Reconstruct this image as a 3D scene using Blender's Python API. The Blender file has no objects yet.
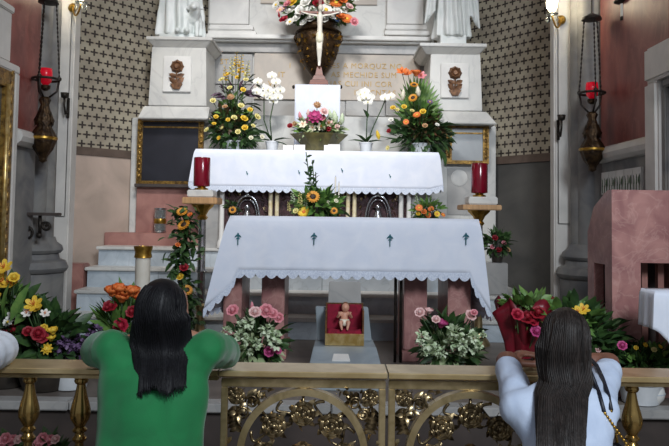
import bpy, bmesh, math, random
from mathutils import Vector, Matrix, noise as mnoise
from mathutils.bvhtree import BVHTree

PI = math.pi
sc = bpy.context.scene
COL = sc.collection
R = random.Random(7)

# ---------------------------------------------------------------- camera
FPX, HOR, PITCH, ROLL, EYE = 700.0, 215.0, math.radians(3.0), math.radians(0.85), 1.5
YPP = HOR - FPX * math.tan(PITCH)
cam_d = bpy.data.cameras.new('camera')
cam = bpy.data.objects.new('camera', cam_d)
COL.objects.link(cam)
cam_d.sensor_width = 36.0
cam_d.lens = 36.0 * FPX / 669.0
cam_d.shift_y = (YPP - 223.0) / 669.0
cam_d.clip_start = 0.05
cam.location = (0, 0, EYE)
CR = Matrix.Rotation(PI / 2 + PITCH, 3, 'X') @ Matrix.Rotation(ROLL, 3, 'Z')
cam.rotation_euler = CR.to_euler()
sc.camera = cam

# ---------------------------------------------------------------- light
w = bpy.data.worlds.new('world'); sc.world = w; w.use_nodes = True
bgn = w.node_tree.nodes['Background']
bgn.inputs[0].default_value = (0.80, 0.88, 1.0, 1)
bgn.inputs[1].default_value = 0.24

def add_light(name, kind, loc, target, energy, color, size=1.0, spot=None, blend=0.6):
    l = bpy.data.lights.new(name, kind); l.energy = energy; l.color = color
    if kind == 'AREA': l.shape = 'DISK'; l.size = size
    if kind == 'SPOT': l.spot_size = math.radians(spot); l.spot_blend = blend; l.shadow_soft_size = size
    o = bpy.data.objects.new(name, l); COL.objects.link(o); o.location = loc
    d = Vector(target) - Vector(loc); o.rotation_euler = d.to_track_quat('-Z', 'Y').to_euler()
    return o
# ceiling flood lamp over the sanctuary and the daylight of the nave windows high behind the camera
add_light('sanctuary_flood', 'SPOT', (-0.5, 3.0, 5.8), (-0.35, 6.9, 2.4), 900, (1.0, 0.98, 0.96), 0.5, 56, 1.0)
add_light('nave_window_light', 'AREA', (1.9, -1.6, 4.6), (-1.0, 5.5, 1.3), 235, (0.86, 0.93, 1.0), 1.8)

sc.view_settings.view_transform = 'Standard'
sc.view_settings.look = 'None'
sc.view_settings.gamma = 1.0
sc.view_settings.use_curve_mapping = False
sc.view_settings.exposure = 0.38

# ---------------------------------------------------------------- helpers
def P(px, py, Y):
    d = CR @ Vector(((px - 334.5) / FPX, -(py - YPP) / FPX, -1.0))
    t = Y / d.y
    return Vector((d.x * t, Y, EYE + d.z * t))
def lin(h):
    h = h.lstrip('#')
    o = []
    for i in (0, 2, 4):
        c = int(h[i:i + 2], 16) / 255
        o.append(c / 12.92 if c <= 0.04045 else ((c + 0.055) / 1.055) ** 2.4)
    return (*o, 1)
MATS = {}
def M(name, c1, c2=None, rough=0.5, metal=0.0, scale=6.0, detail=4.0, bump=0.0, bscale=None, vein=None, trans=0.0, emit=0.0, spec=0.5, sheen=0.0, aniso=None, lo=0.35, hi=0.65):
    """principled material with a procedural noise mix of two colours, optional veins and relief"""
    m = bpy.data.materials.new(name); m.use_nodes = True
    nt = m.node_tree; N = nt.nodes; L = nt.links
    b = N['Principled BSDF']
    b.inputs['Roughness'].default_value = rough
    b.inputs['Metallic'].default_value = metal
    b.inputs['Specular IOR Level'].default_value = spec
    if trans: b.inputs['Transmission Weight'].default_value = trans
    if sheen: b.inputs['Sheen Weight'].default_value = sheen
    tc = N.new('ShaderNodeTexCoord')
    mp = N.new('ShaderNodeMapping'); L.new(tc.outputs['Object'], mp.inputs[0])
    if aniso: mp.inputs['Scale'].default_value = aniso
    nz = N.new('ShaderNodeTexNoise'); nz.inputs['Scale'].default_value = scale; nz.inputs['Detail'].default_value = detail
    nz.inputs['Distortion'].default_value = 0.6
    L.new(mp.outputs[0], nz.inputs['Vector'])
    rp = N.new('ShaderNodeValToRGB')
    rp.color_ramp.elements[0].position = lo; rp.color_ramp.elements[0].color = lin(c1)
    rp.color_ramp.elements[1].position = hi; rp.color_ramp.elements[1].color = lin(c2 or c1)
    L.new(nz.outputs[0], rp.inputs[0])
    out = rp.outputs[0]
    if vein:
        nv = N.new('ShaderNodeTexNoise'); nv.inputs['Scale'].default_value = scale * 0.6; nv.inputs['Detail'].default_value = 8
        nv.inputs['Distortion'].default_value = 2.2; L.new(mp.outputs[0], nv.inputs['Vector'])
        a = N.new('ShaderNodeMath'); a.operation = 'SUBTRACT'; a.inputs[1].default_value = 0.5; L.new(nv.outputs[0], a.inputs[0])
        ab = N.new('ShaderNodeMath'); ab.operation = 'ABSOLUTE'; L.new(a.outputs[0], ab.inputs[0])
        mr = N.new('ShaderNodeMapRange'); mr.inputs[1].default_value = 0.0; mr.inputs[2].default_value = 0.03
        mr.inputs[3].default_value = 0.28; mr.inputs[4].default_value = 0.0; L.new(ab.outputs[0], mr.inputs[0])
        mx = N.new('ShaderNodeMix'); mx.data_type = 'RGBA'
        L.new(mr.outputs[0], mx.inputs[0]); L.new(out, mx.inputs[6]); mx.inputs[7].default_value = lin(vein)
        out = mx.outputs[2]
    L.new(out, b.inputs['Base Color'])
    if bump:
        nb = N.new('ShaderNodeTexNoise'); nb.inputs['Scale'].default_value = bscale or scale * 4; nb.inputs['Detail'].default_value = 3
        L.new(mp.outputs[0], nb.inputs['Vector'])
        bp = N.new('ShaderNodeBump'); bp.inputs['Strength'].default_value = bump; bp.inputs['Distance'].default_value = 0.01
        L.new(nb.outputs[0], bp.inputs['Height']); L.new(bp.outputs[0], b.inputs['Normal'])
    if emit:
        L.new(out, b.inputs['Emission Color']); b.inputs['Emission Strength'].default_value = emit
    MATS[name] = m
    return m

M('white_marble', '#d3d2cd', '#bfbfbc', rough=0.4, scale=2.5, vein='#a3a3a2')
M('white_stone', '#e4e3df', '#d4d3d0', rough=0.5, scale=4)
M('statue_white', '#dfe2e1', '#cdd4d2', rough=0.45, scale=5)
M('grey_marble', '#b0aeab', '#999896', rough=0.4, scale=3, vein='#7d8286')
M('step_marble', '#c3ccd3', '#a4b0ba', rough=0.4, scale=4, vein='#8b959c')
M('slab_grey', '#98a2a8', '#808b92', rough=0.3, scale=5)
M('retable_beige', '#cbbfb1', '#b5aca2', rough=0.5, scale=2.2, vein='#a9a49c')
M('pink_marble', '#bb8a83', '#9a6a68', rough=0.35, scale=7, detail=8, vein='#d9b3a8')
M('pink_marble_pale', '#a87a70', '#8f635c', rough=0.45, scale=6, detail=8)
M('red_marble', '#97534b', '#743833', rough=0.45, scale=5, detail=9, vein='#a8685c', aniso=(1, 1, 0.5))
M('column_grey', '#8d8b86', '#6c6c6e', rough=0.7, scale=4, bump=0.2)
M('pilaster_white', '#dcd8d2', '#c6c3be', rough=0.6, scale=3)
M('plaster_beige', '#c8b3a5', '#ab9a8d', rough=0.85, scale=2.2, bump=0.15)
M('dark_band', '#6a5a50', '#57493f', rough=0.7, scale=5)
M('floor_stone', '#7d746c', '#635b55', rough=0.5, scale=3)
M('dark_stone', '#4e4440', '#3a3330', rough=0.6, scale=4)
M('cloth', '#e9eefa', '#e0e7f6', rough=0.85, scale=8, bump=0.05, bscale=120, sheen=0.2)
M('lace', '#dfe7f5', '#c5cfe2', rough=0.9, scale=90, detail=1)
M('teal_thread', '#2f6f78', '#2a5a6a', rough=0.8)
M('rail_brass', '#d8c296', '#bda474', rough=0.3, metal=0.7, scale=8, detail=6)
M('gate_brass', '#d0bb90', '#a8946a', rough=0.36, metal=0.85, scale=14, detail=6)
M('orn_brass', '#b8a27a', '#4c4030', rough=0.3, metal=0.9, scale=30, detail=5)
M('baluster_brass', '#b8985c', '#8f7444', rough=0.2, metal=0.9, scale=10)
M('gold', '#c99f4a', '#9a7430', rough=0.3, metal=0.9, scale=20, detail=4)
M('gold_leaf', '#dcc38a', '#b99856', rough=0.35, metal=0.7, scale=20)
M('letter_gold', '#cdb07a', '#b08c4a', rough=0.6, metal=0.1, scale=20)
M('pale_gilt', '#f2e8cc', '#dccb9e', rough=0.35, metal=0.15, scale=20)
M('bronze', '#54402a', '#261b14', rough=0.4, metal=0.75, scale=26, detail=6, bump=0.5)
M('emblem_bronze', '#8a6446', '#5d4130', rough=0.5, metal=0.4, scale=30)
M('dark_metal', '#3b352f', '#241f1c', rough=0.5, metal=0.6, scale=20)
M('silver', '#c9cbce', '#9fa2a6', rough=0.22, metal=0.95, scale=14)
M('wood_frame', '#7d5328', '#4e3318', rough=0.45, metal=0.3, scale=24, bump=0.4)
M('gold_frame', '#a5813e', '#5a4220', rough=0.35, metal=0.6, scale=24, bump=0.4)
M('wood_red', '#7a3a22', '#5d2a19', rough=0.45, scale=8, aniso=(1, 1, 8))
M('wood_pale', '#c39a6c', '#a98157', rough=0.5, scale=6, aniso=(8, 1, 1))
M('canvas_dark', '#2b2c34', '#22232a', rough=0.35, scale=3)
M('mirror_grey', '#a9adb0', '#94999d', rough=0.25, scale=3)
M('purple_panel', '#4a2b30', '#2c1a1e', rough=0.4, metal=0.2, scale=40, detail=6, bump=0.6)
M('painting', '#3a4250', '#6a6250', rough=0.4, scale=4)
M('red_glass', '#760c22', '#5c0819', rough=0.15, spec=0.6, scale=6)
M('red_lit', '#c8142a', '#a80c20', rough=0.2, emit=0.3)
M('white_wax', '#e6e2d8', '#d8d2c4', rough=0.5)
M('green_dress', '#04703a', '#036434', rough=0.8, scale=9, sheen=0.2, bump=0.06, bscale=200)
M('white_shirt', '#c0cde2', '#adbbd2', rough=0.85, scale=8, bump=0.05, bscale=150)
M('pale_shirt', '#dde2ec', '#cfd6e2', rough=0.85, scale=8)
M('dark_cloth', '#26262c', '#1c1c22', rough=0.9, scale=10)
M('skin_tan', '#a87a62', '#9c6e57', rough=0.55, scale=12)
M('skin_brown', '#7a5140', '#6c4637', rough=0.55, scale=12)
M('hair_black', '#0b0b0e', '#121216', rough=0.5, scale=60, aniso=(1, 1, 0.05), spec=0.22, bump=0.15, bscale=170)
M('hair_brown', '#1a1614', '#2c2522', rough=0.48, scale=60, aniso=(1, 1, 0.05), spec=0.3, bump=0.15, bscale=170)
M('eye_white', '#e8e4de', '#d8d2cc', rough=0.2)
M('eye_dark', '#1a120e', '#120c0a', rough=0.15)
M('lips', '#94544e', '#86483f', rough=0.45)
M('navy', '#151a2a', '#10131e', rough=0.5)
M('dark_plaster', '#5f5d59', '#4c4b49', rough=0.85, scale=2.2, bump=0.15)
M('leaf_dark', '#2a4426', '#41602f', rough=0.5, scale=20)
M('leaf_mid', '#4c7436', '#6f9146', rough=0.5, scale=20)
M('leaf_pale', '#8fa574', '#b9c49a', rough=0.55, scale=20)
M('leaf_bronze', '#5a3a26', '#3e4326', rough=0.5, scale=20)
M('leaf_purple', '#6e5266', '#4f3c4e', rough=0.55, scale=20)
M('stem_green', '#3c5a2c', '#2c4424', rough=0.6, scale=20)
for nm, a, b_ in [('white', '#f4f2ee', '#e4e4da'), ('yellow', '#efd24e', '#dcb02c'), ('pale_yellow', '#eee3a0', '#d8cf86'),
                  ('orange', '#ea8a48', '#d86c2e'), ('amber', '#e0a23a', '#c8801e'), ('red', '#a31a2c', '#7c1020'), ('crimson', '#c22342', '#8e1830'),
                  ('pink', '#e8a0a8', '#d98390'), ('pale_pink', '#f0cfcb', '#e2b6b4'), ('magenta', '#c8508a', '#a83a72'),
                  ('blue', '#6f95c8', '#4f76ae'), ('purple', '#7d6388', '#5d466a'), ('cream', '#f0ecda', '#dedabc'),
                  ('green_white', '#dfe8cf', '#b9cfa4'), ('sun_centre', '#3a2416', '#22160e'), ('tan', '#c9a37c', '#b58a62')]:
    M('petal_' + nm, a, b_, rough=0.6, scale=14)
M('pot_white', '#dadde0', '#c6cacd', rough=0.35)
M('pot_dark', '#3a332c', '#2a2520', rough=0.5)
M('bowl_olive', '#6b6338', '#4d482a', rough=0.5, scale=12)
M('red_paper', '#7f1426', '#5e0e1c', rough=0.4, scale=12)
M('red_velvet', '#9a1636', '#7c0f2a', rough=0.9, scale=30)
M('doll_skin', '#d9a58c', '#cf957c', rough=0.5)
M('glow_glass', '#fff2d0', '#ffeec0', rough=0.3, emit=5.0)
def glassmat(name, col, rough=0.05):
    m = M(name, col, col, rough=rough, trans=0.9); return m
glassmat('clear_glass', '#e4ecec')

# apse wall with rows of small dark crosses, laid out along the wall in metres
def cross_mat():
    m = bpy.data.materials.new('cross_pattern_wall'); m.use_nodes = True
    nt = m.node_tree; N = nt.nodes; L = nt.links; b = N['Principled BSDF']; b.inputs['Roughness'].default_value = 0.8
    uv = N.new('ShaderNodeUVMap'); uv.uv_map = 'UVMap'
    sp = N.new('ShaderNodeSeparateXYZ'); L.new(uv.outputs[0], sp.inputs[0])
    def mth(op, a, b2=None, c=None):
        n = N.new('ShaderNodeMath'); n.operation = op
        for i, v in enumerate((a, b2, c)):
            if v is None: continue
            if isinstance(v, (int, float)): n.inputs[i].default_value = v
            else: L.new(v, n.inputs[i])
        return n.outputs[0]
    U, V = sp.outputs[0], sp.outputs[1]
    CW, CH = 0.100, 0.092
    v1 = mth('DIVIDE', V, CH); row = mth('FLOOR', v1)
    u1 = mth('ADD', mth('DIVIDE', U, CW), mth('MULTIPLY', mth('MODULO', row, 2.0), 0.5))
    def cross(uu, vv, half, thick):
        dx = mth('MULTIPLY', mth('ABSOLUTE', mth('SUBTRACT', mth('FRACT', uu), 0.5)), CW)
        dy = mth('MULTIPLY', mth('ABSOLUTE', mth('SUBTRACT', mth('FRACT', vv), 0.5)), CH)
        a = mth('MULTIPLY', mth('LESS_THAN', dx, thick * 1.1), mth('LESS_THAN', dy, half))
        c = mth('MULTIPLY', mth('LESS_THAN', dx, half * 1.1), mth('LESS_THAN', dy, thick))
        return mth('MAXIMUM', a, c)
    big = cross(u1, v1, 0.0355, 0.0088)
    small = cross(mth('ADD', u1, 0.5), v1, 0.011, 0.0045)
    nz = N.new('ShaderNodeTexNoise'); nz.inputs['Scale'].default_value = 3.0; L.new(uv.outputs[0], nz.inputs['Vector'])
    rp = N.new('ShaderNodeValToRGB'); rp.color_ramp.elements[0].position = 0.35; rp.color_ramp.elements[1].position = 0.65
    rp.color_ramp.elements[0].color = lin('#b3aa96'); rp.color_ramp.elements[1].color = lin('#998f7f')
    L.new(nz.outputs[0], rp.inputs[0])
    mx = N.new('ShaderNodeMix'); mx.data_type = 'RGBA'; L.new(big, mx.inputs[0]); L.new(rp.outputs[0], mx.inputs[6]); mx.inputs[7].default_value = lin('#3a322e')
    m2 = N.new('ShaderNodeMix'); m2.data_type = 'RGBA'; L.new(mth('MULTIPLY', small, 0.35), m2.inputs[0]); L.new(mx.outputs[2], m2.inputs[6]); m2.inputs[7].default_value = lin('#6d5c46')
    L.new(m2.outputs[2], b.inputs['Base Color'])
    MATS['cross'] = m
cross_mat()

ROOTLOC = {}
def root_of(o):
    while o.parent: o = o.parent
    return o
def mesh_from(verts, faces, midx=None, mats=(), smooth=False, off=Vector((0, 0, 0)), bevel=0.0, autosmooth=None):
    me = bpy.data.meshes.new('m')
    me.from_pydata([tuple(Vector(v) - off) for v in verts], [], faces)
    for m in mats: me.materials.append(MATS[m])
    if midx: me.polygons.foreach_set('material_index', midx)
    bm = bmesh.new(); bm.from_mesh(me)
    bmesh.ops.recalc_face_normals(bm, faces=bm.faces)
    if bevel:
        es = [e for e in bm.edges if len(e.link_faces) == 2 and e.calc_face_angle(0) > 0.5]
        bmesh.ops.bevel(bm, geom=es, offset=bevel, segments=2, affect='EDGES', clamp_overlap=True)
    for f in bm.faces: f.smooth = smooth
    bm.to_mesh(me); bm.free()
    if smooth and autosmooth:
        me.set_sharp_from_angle(angle=math.radians(autosmooth))
    me.update()
    return me

class MB:
    def __init__(s): s.v = []; s.f = []; s.m = []; s.cur = 0
    def face(s, *idx): s.f.append(idx); s.m.append(s.cur)
    def box(s, x0, x1, y0, y1, z0, z1):
        return s.frus((x0, x1, y0, y1), z0, (x0, x1, y0, y1), z1)
    def frus(s, b, z0, t, z1):
        n = len(s.v)
        for (r, z) in ((b, z0), (t, z1)):
            s.v += [(r[0], r[2], z), (r[1], r[2], z), (r[1], r[3], z), (r[0], r[3], z)]
        for q in ((0, 3, 2, 1), (4, 5, 6, 7), (0, 1, 5, 4), (1, 2, 6, 5), (2, 3, 7, 6), (3, 0, 4, 7)):
            s.face(*[n + i for i in q])
        return s
    def pbox(s, px0, py0, px1, py1, Y0, dep):
        return s.box(*pb(px0, py0, px1, py1, Y0, dep))
    def rings(s, rs, caps=True, closed=True):
        n0 = len(s.v); k = len(rs[0])
        for r in rs: s.v += [tuple(p) for p in r]
        for i in range(len(rs) - 1):
            for j in range(k if closed else k - 1):
                a = n0 + i * k + j; b = n0 + i * k + (j + 1) % k
                s.face(a, b, b + k, a + k)
        if caps and closed:
            s.face(*[n0 + j for j in range(k)][::-1])
            s.face(*[n0 + (len(rs) - 1) * k + j for j in range(k)])
        return s
    def lathe(s, prof, c=(0, 0, 0), seg=20, mat=None, fn=None):
        c = Vector(c); rs = []
        for (r, z) in prof:
            ring = []
            for j in range(seg):
                a = 2 * PI * j / seg
                rr = r * (fn(a, z) if fn else 1)
                p = Vector((rr * math.cos(a), rr * math.sin(a), z))
                if mat: p = mat @ p
                ring.append(c + p)
            rs.append(ring)
        return s.rings(rs)
    def tube(s, pts, rad, seg=8, caps=True):
        pts = [Vector(p) for p in pts]; n = len(pts)
        if not isinstance(rad, (list, tuple)): rad = [rad] * n
        rs = []; up = None
        for i, p in enumerate(pts):
            t = (pts[min(i + 1, n - 1)] - pts[max(i - 1, 0)])
            if t.length < 1e-9: t = Vector((0, 0, 1))
            t.normalize()
            if up is None:
                up = Vector((0, 0, 1)) if abs(t.z) < 0.9 else Vector((1, 0, 0))
            a = t.cross(up)
            if a.length < 1e-6: a = t.orthogonal()
            a.normalize(); up = a.cross(t).normalized(); b = up
            rs.append([p + (a * math.cos(2 * PI * j / seg) + b * math.sin(2 * PI * j / seg)) * rad[i] for j in range(seg)])
        return s.rings(rs, caps)
    def ell(s, c, r, rot=None, seg=14, rg=9):
        if not isinstance(r, (list, tuple)): r = (r, r, r)
        prof = [(math.sin(PI * i / rg), -math.cos(PI * i / rg)) for i in range(rg + 1)]
        prof[0] = (0.02, -1); prof[-1] = (0.02, 1)
        mt = Matrix.Diagonal(r).to_3x3()
        if rot is not None: mt = rot @ mt
        return s.lathe(prof, c, seg, mt)
    def cap(s, p0, p1, r0, r1, seg=12):
        p0 = Vector(p0); p1 = Vector(p1); d = (p1 - p0)
        if d.length < 1e-6: return s.ell(p0, r0)
        d.normalize(); pts = []; rad = []
        for a in (85, 60, 30, 0):
            pts.append(p0 - d * r0 * math.sin(math.radians(a))); rad.append(r0 * math.cos(math.radians(a)))
        for a in (0, 30, 60, 85):
            pts.append(p1 + d * r1 * math.sin(math.radians(a))); rad.append(r1 * math.cos(math.radians(a)))
        return s.tube(pts, rad, seg)
    def grid(s, fn, nu, nv):
        n0 = len(s.v)
        for i in range(nu + 1):
            for j in range(nv + 1): s.v.append(tuple(fn(i / nu, j / nv)))
        for i in range(nu):
            for j in range(nv):
                a = n0 + i * (nv + 1) + j
                s.face(a, a + nv + 1, a + nv + 2, a + 1)
        return s
    def leaf(s, base, d, L, W, bend=0.2, roll=None):
        base = Vector(base); d = Vector(d).normalized()
        side = d.cross(Vector((0, 0, 1)))
        if side.length < 1e-3: side = Vector((1, 0, 0))
        side.normalize()
        if roll is None: roll = R.uniform(-1.2, 1.2)
        side = Matrix.Rotation(roll, 3, d) @ side
        nrm = side.cross(d).normalized()
        n = len(s.v)
        def pt(t, wd, lift): return base + d * L * t + side * wd + nrm * (lift - bend * L * t * t)
        s.v.append(tuple(pt(0, 0, 0)))
        for t, wd in ((0.3, W * 0.5), (0.65, W * 0.42)):
            s.v += [tuple(pt(t, -wd, W * 0.15)), tuple(pt(t, 0, 0)), tuple(pt(t, wd, W * 0.15))]
        s.v.append(tuple(pt(1, 0, 0)))
        for q in ((0, 2, 1), (0, 3, 2), (1, 2, 5, 4), (2, 3, 6, 5), (4, 5, 7), (5, 6, 7)):
            s.face(*[n + i for i in q])
        return s
    def arc(s, c, r0, r1, y0, y1, a0, a1, seg=40):
        """flat ring sector in the XZ plane with thickness along Y"""
        rs = []
        for i in range(seg + 1):
            a = a0 + (a1 - a0) * i / seg; ca, sa = math.cos(a), math.sin(a)
            rs.append([(c[0] + r0 * ca, y0, c[2] + r0 * sa), (c[0] + r1 * ca, y0, c[2] + r1 * sa),
                       (c[0] + r1 * ca, y1, c[2] + r1 * sa), (c[0] + r0 * ca, y1, c[2] + r0 * sa)])
        return s.rings(rs, caps=abs(a1 - a0) < 2 * PI - 0.01)
    def build(s, name, mats, parent=None, smooth=False, bevel=0.0, auto=None, kind=None):
        if isinstance(mats, str): mats = (mats,)
        if parent is not None:
            off = Vector(root_of(parent).location)
        else:
            xs = [v[0] for v in s.v]; ys = [v[1] for v in s.v]; zs = [v[2] for v in s.v]
            off = Vector(((min(xs) + max(xs)) / 2, (min(ys) + max(ys)) / 2, min(zs)))
        me = mesh_from(s.v, s.f, s.m if len(mats) > 1 else None, mats, smooth, off, bevel, auto)
        o = link(name, me, parent)
        if parent is None: o.location = off
        if kind: o['kind'] = kind
        return o
def link(name, me, parent=None):
    o = bpy.data.objects.new(name, me); me.name = name
    COL.objects.link(o)
    if parent is not None: o.parent = parent
    return o
def pb(px0, py0, px1, py1, Y0, dep):
    mx, my = (px0 + px1) / 2, (py0 + py1) / 2
    return (P(px0, my, Y0).x, P(px1, my, Y0).x, Y0, Y0 + dep, P(mx, py1, Y0).z, P(mx, py0, Y0).z)
def thing(name, loc, label, cat, group=None):
    o = bpy.data.objects.new(name, None); COL.objects.link(o); o.location = loc
    o.empty_display_size = 0.05
    return tag(o, label, cat, group)
def tag(o, label=None, cat=None, group=None, kind=None):
    if label: o['label'] = label
    if cat: o['category'] = cat
    if group: o['group'] = group
    if kind: o['kind'] = kind
    return o
def struct(o): o['kind'] = 'structure'; return o
def copy_tree(o, parent=None):
    c = o.copy(); COL.objects.link(c); c.parent = parent
    for ch in o.children: copy_tree(ch, c)
    return c
def inst(me, name, parent, loc, direction=None, scale=1.0, spin=0.0):
    """a part sharing mesh data; loc in world, parent root not rotated"""
    o = bpy.data.objects.new(name, me); COL.objects.link(o); o.parent = parent
    o.location = Vector(loc) - Vector(root_of(parent).location)
    q = Vector(direction or (0, 0, 1)).normalized().to_track_quat('Z', 'Y')
    o.rotation_euler = (q.to_matrix() @ Matrix.Rotation(spin, 3, 'Z')).to_euler()
    o.scale = (scale,) * 3
    return o
def remeshed(mb, voxel, smooth_it=6, fn=None):
    me = mesh_from(mb.v, mb.f)
    o = bpy.data.objects.new('tmp', me); COL.objects.link(o)
    md = o.modifiers.new('r', 'REMESH'); md.mode = 'VOXEL'; md.voxel_size = voxel
    if smooth_it:
        sm = o.modifiers.new('s', 'SMOOTH'); sm.iterations = smooth_it; sm.factor = 0.5
    dg = bpy.context.evaluated_depsgraph_get(); dg.update()
    ev = o.evaluated_get(dg)
    out = bpy.data.meshes.new_from_object(ev)
    bpy.data.objects.remove(o); bpy.data.meshes.remove(me)
    if fn:
        cos = [v.co.copy() for v in out.vertices]; nrs = [v.normal.copy() for v in out.vertices]
        flat = []
        for c_, n_ in zip(cos, nrs): flat.extend(fn(c_, n_))
        out.vertices.foreach_set('co', flat)
    for p in out.polygons: p.use_smooth = True
    out.update()
    return out
def place_mesh(name, me, mat, parent):
    off = Vector(root_of(parent).location)
    me.transform(Matrix.Translation(-off)); me.materials.clear(); me.materials.append(MATS[mat])
    return link(name, me, parent)
# ================================================================ the setting
struct(MB().box(-3.4, 3.4, -3.0, 9.0, -0.12, 0.0).build('floor', 'floor_stone'))
struct(MB().box(-2.9, 2.9, 2.1, 8.4, 6.02, 6.2).build('ceiling', 'plaster_beige'))
struct(MB().box(-3.0, 3.0, 1.85, 2.70, 0.0, 0.12).build('floor_kneeling_step', 'floor_stone', bevel=0.008))
struct(MB().box(-3.0, 3.0, 2.70, 3.94, 0.0, 0.10).build('floor_lower_sanctuary', 'floor_stone'))
pf = struct(MB().box(-2.9, 2.9, 3.96, 8.3, 0.0, 0.40).build('floor_sanctuary_platform', 'dark_stone'))
x = -2.9
while x < 2.85:                                                        # white nosing slabs along the platform edge
    MB().box(x + 0.003, x + 0.722, 3.92, 4.03, 0.40, 0.45).build('nosing_slab', 'grey_marble', pf, bevel=0.006); x += 0.725
MB().box(-2.9, 2.9, 4.033, 8.3, 0.40, 0.449).build('paving', 'floor_stone', pf)

# flight of marble steps up to the high altar
st = thing('altar_steps', (0, 6.3, 0.45), 'flight of pale blue-grey marble steps rising to the high altar', 'steps')
st['kind'] = 'structure'
SX0 = -2.25
for i, (y, x0, x1) in enumerate(((5.95, SX0, 1.98), (6.20, SX0, 1.74), (6.45, SX0, 1.50), (6.68, SX0 + 0.02, 1.30))):
    z0 = 0.45 + 0.18 * i
    s_ = MB().box(x0, x1, y, 7.6, z0, z0 + 0.148).build('step', 'step_marble', st)
    MB().box(x0 - 0.02, x1 + 0.02, y - 0.025, 7.6, z0 + 0.15, z0 + 0.18).build('tread_slab', 'white_marble', s_, bevel=0.006)
    for k in range(1, 5):                                              # upright joints between the riser stones
        xj = x0 + (x1 - x0) * k / 5 + (0.12 if i % 2 else -0.1)
        MB().box(xj - 0.003, xj + 0.003, y - 0.003, y + 0.01, z0, z0 + 0.148).build('riser_joint', 'slab_grey', s_)

# side walls: grey stone below, red marble above a rounded moulding
def side_wall(name, X, sgn, y0, y1, zm, ym):
    b = MB(); b.box(min(X, X + sgn * 0.35), max(X, X + sgn * 0.35), y0, y1, 0.0, 6.0)
    wl = struct(b.build(name, 'column_grey'))
    a, c = sorted((X - sgn * 0.015, X + sgn * 0.02))
    yy = y0 + 0.02; n = 3; dy = (y1 - y0 - 0.04) / n
    for i in range(n):
        for (z0, z1) in ((zm + 0.09, 3.55), (3.555, 6.0)):
            MB().box(a, c, yy + i * dy + 0.002, yy + (i + 1) * dy - 0.002, z0, z1).build('marble_panel', 'red_marble', wl)
    prof = [(0.0, 0.0), (0.05, 0.0), (0.085, 0.025), (0.10, 0.06), (0.085, 0.10), (0.05, 0.12), (0.0, 0.12)]
    rs = []
    for yv in (ym, y1): rs.append([(X - sgn * p[0], yv, zm - 0.04 + p[1]) for p in prof])
    MB().rings(rs).build('moulding', 'pilaster_white', wl)
    return wl
wall_l = side_wall('wall_left', -2.41, -1, 2.2, 5.62, 2.03, 5.16)
wall_r = side_wall('wall_right', 2.22, 1, 2.2, 5.80, 2.00, 4.75)
# strip of leaf-patterned tiles under the right moulding
for i in range(5):
    y = 5.02 + i * 0.15
    tl = MB().box(2.202, 2.225, y, y + 0.146, 1.70, 1.88).build('tile', 'white_stone', wall_r)
    b = MB()
    for k in range(3):
        yc = y + 0.028 + 0.045 * k
        b.leaf((2.199, yc, 1.75), (0, 0.15 * (k - 1), 1), 0.085, 0.03, 0, PI / 2); b.tube([(2.199, yc, 1.71), (2.199, yc, 1.77)], 0.003, 5)
    b.build('leaf_motif', 'leaf_dark', tl)

# stone door case on the right wall
dr = bpy.data.objects.new('door_1', None); COL.objects.link(dr); dr.location = (2.2, 4.4, 0.45); struct(dr)
MB().box(2.10, 2.23, 4.56, 4.74, 0.45, 2.42).build('door_jamb', 'pilaster_white', dr, bevel=0.02)
MB().box(2.10, 2.23, 3.3, 3.48, 0.45, 2.42).build('door_jamb', 'pilaster_white', dr, bevel=0.02)
MB().box(2.10, 2.23, 3.3, 4.74, 2.422, 2.66).build('lintel', 'pilaster_white', dr, bevel=0.02)
MB().box(2.16, 2.215, 3.48, 4.56, 0.45, 2.42).build('dark_recess_panel', 'canvas_dark', dr)  # dark panel stands in for the shaded inside of the opening
MB().box(2.135, 2.17, 4.50, 4.558, 0.45, 2.36).build('inner_moulding', 'column_grey', dr, bevel=0.01)
MB().box(2.135, 2.17, 3.49, 4.558, 2.362, 2.418).build('inner_moulding', 'column_grey', dr, bevel=0.01)

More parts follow.
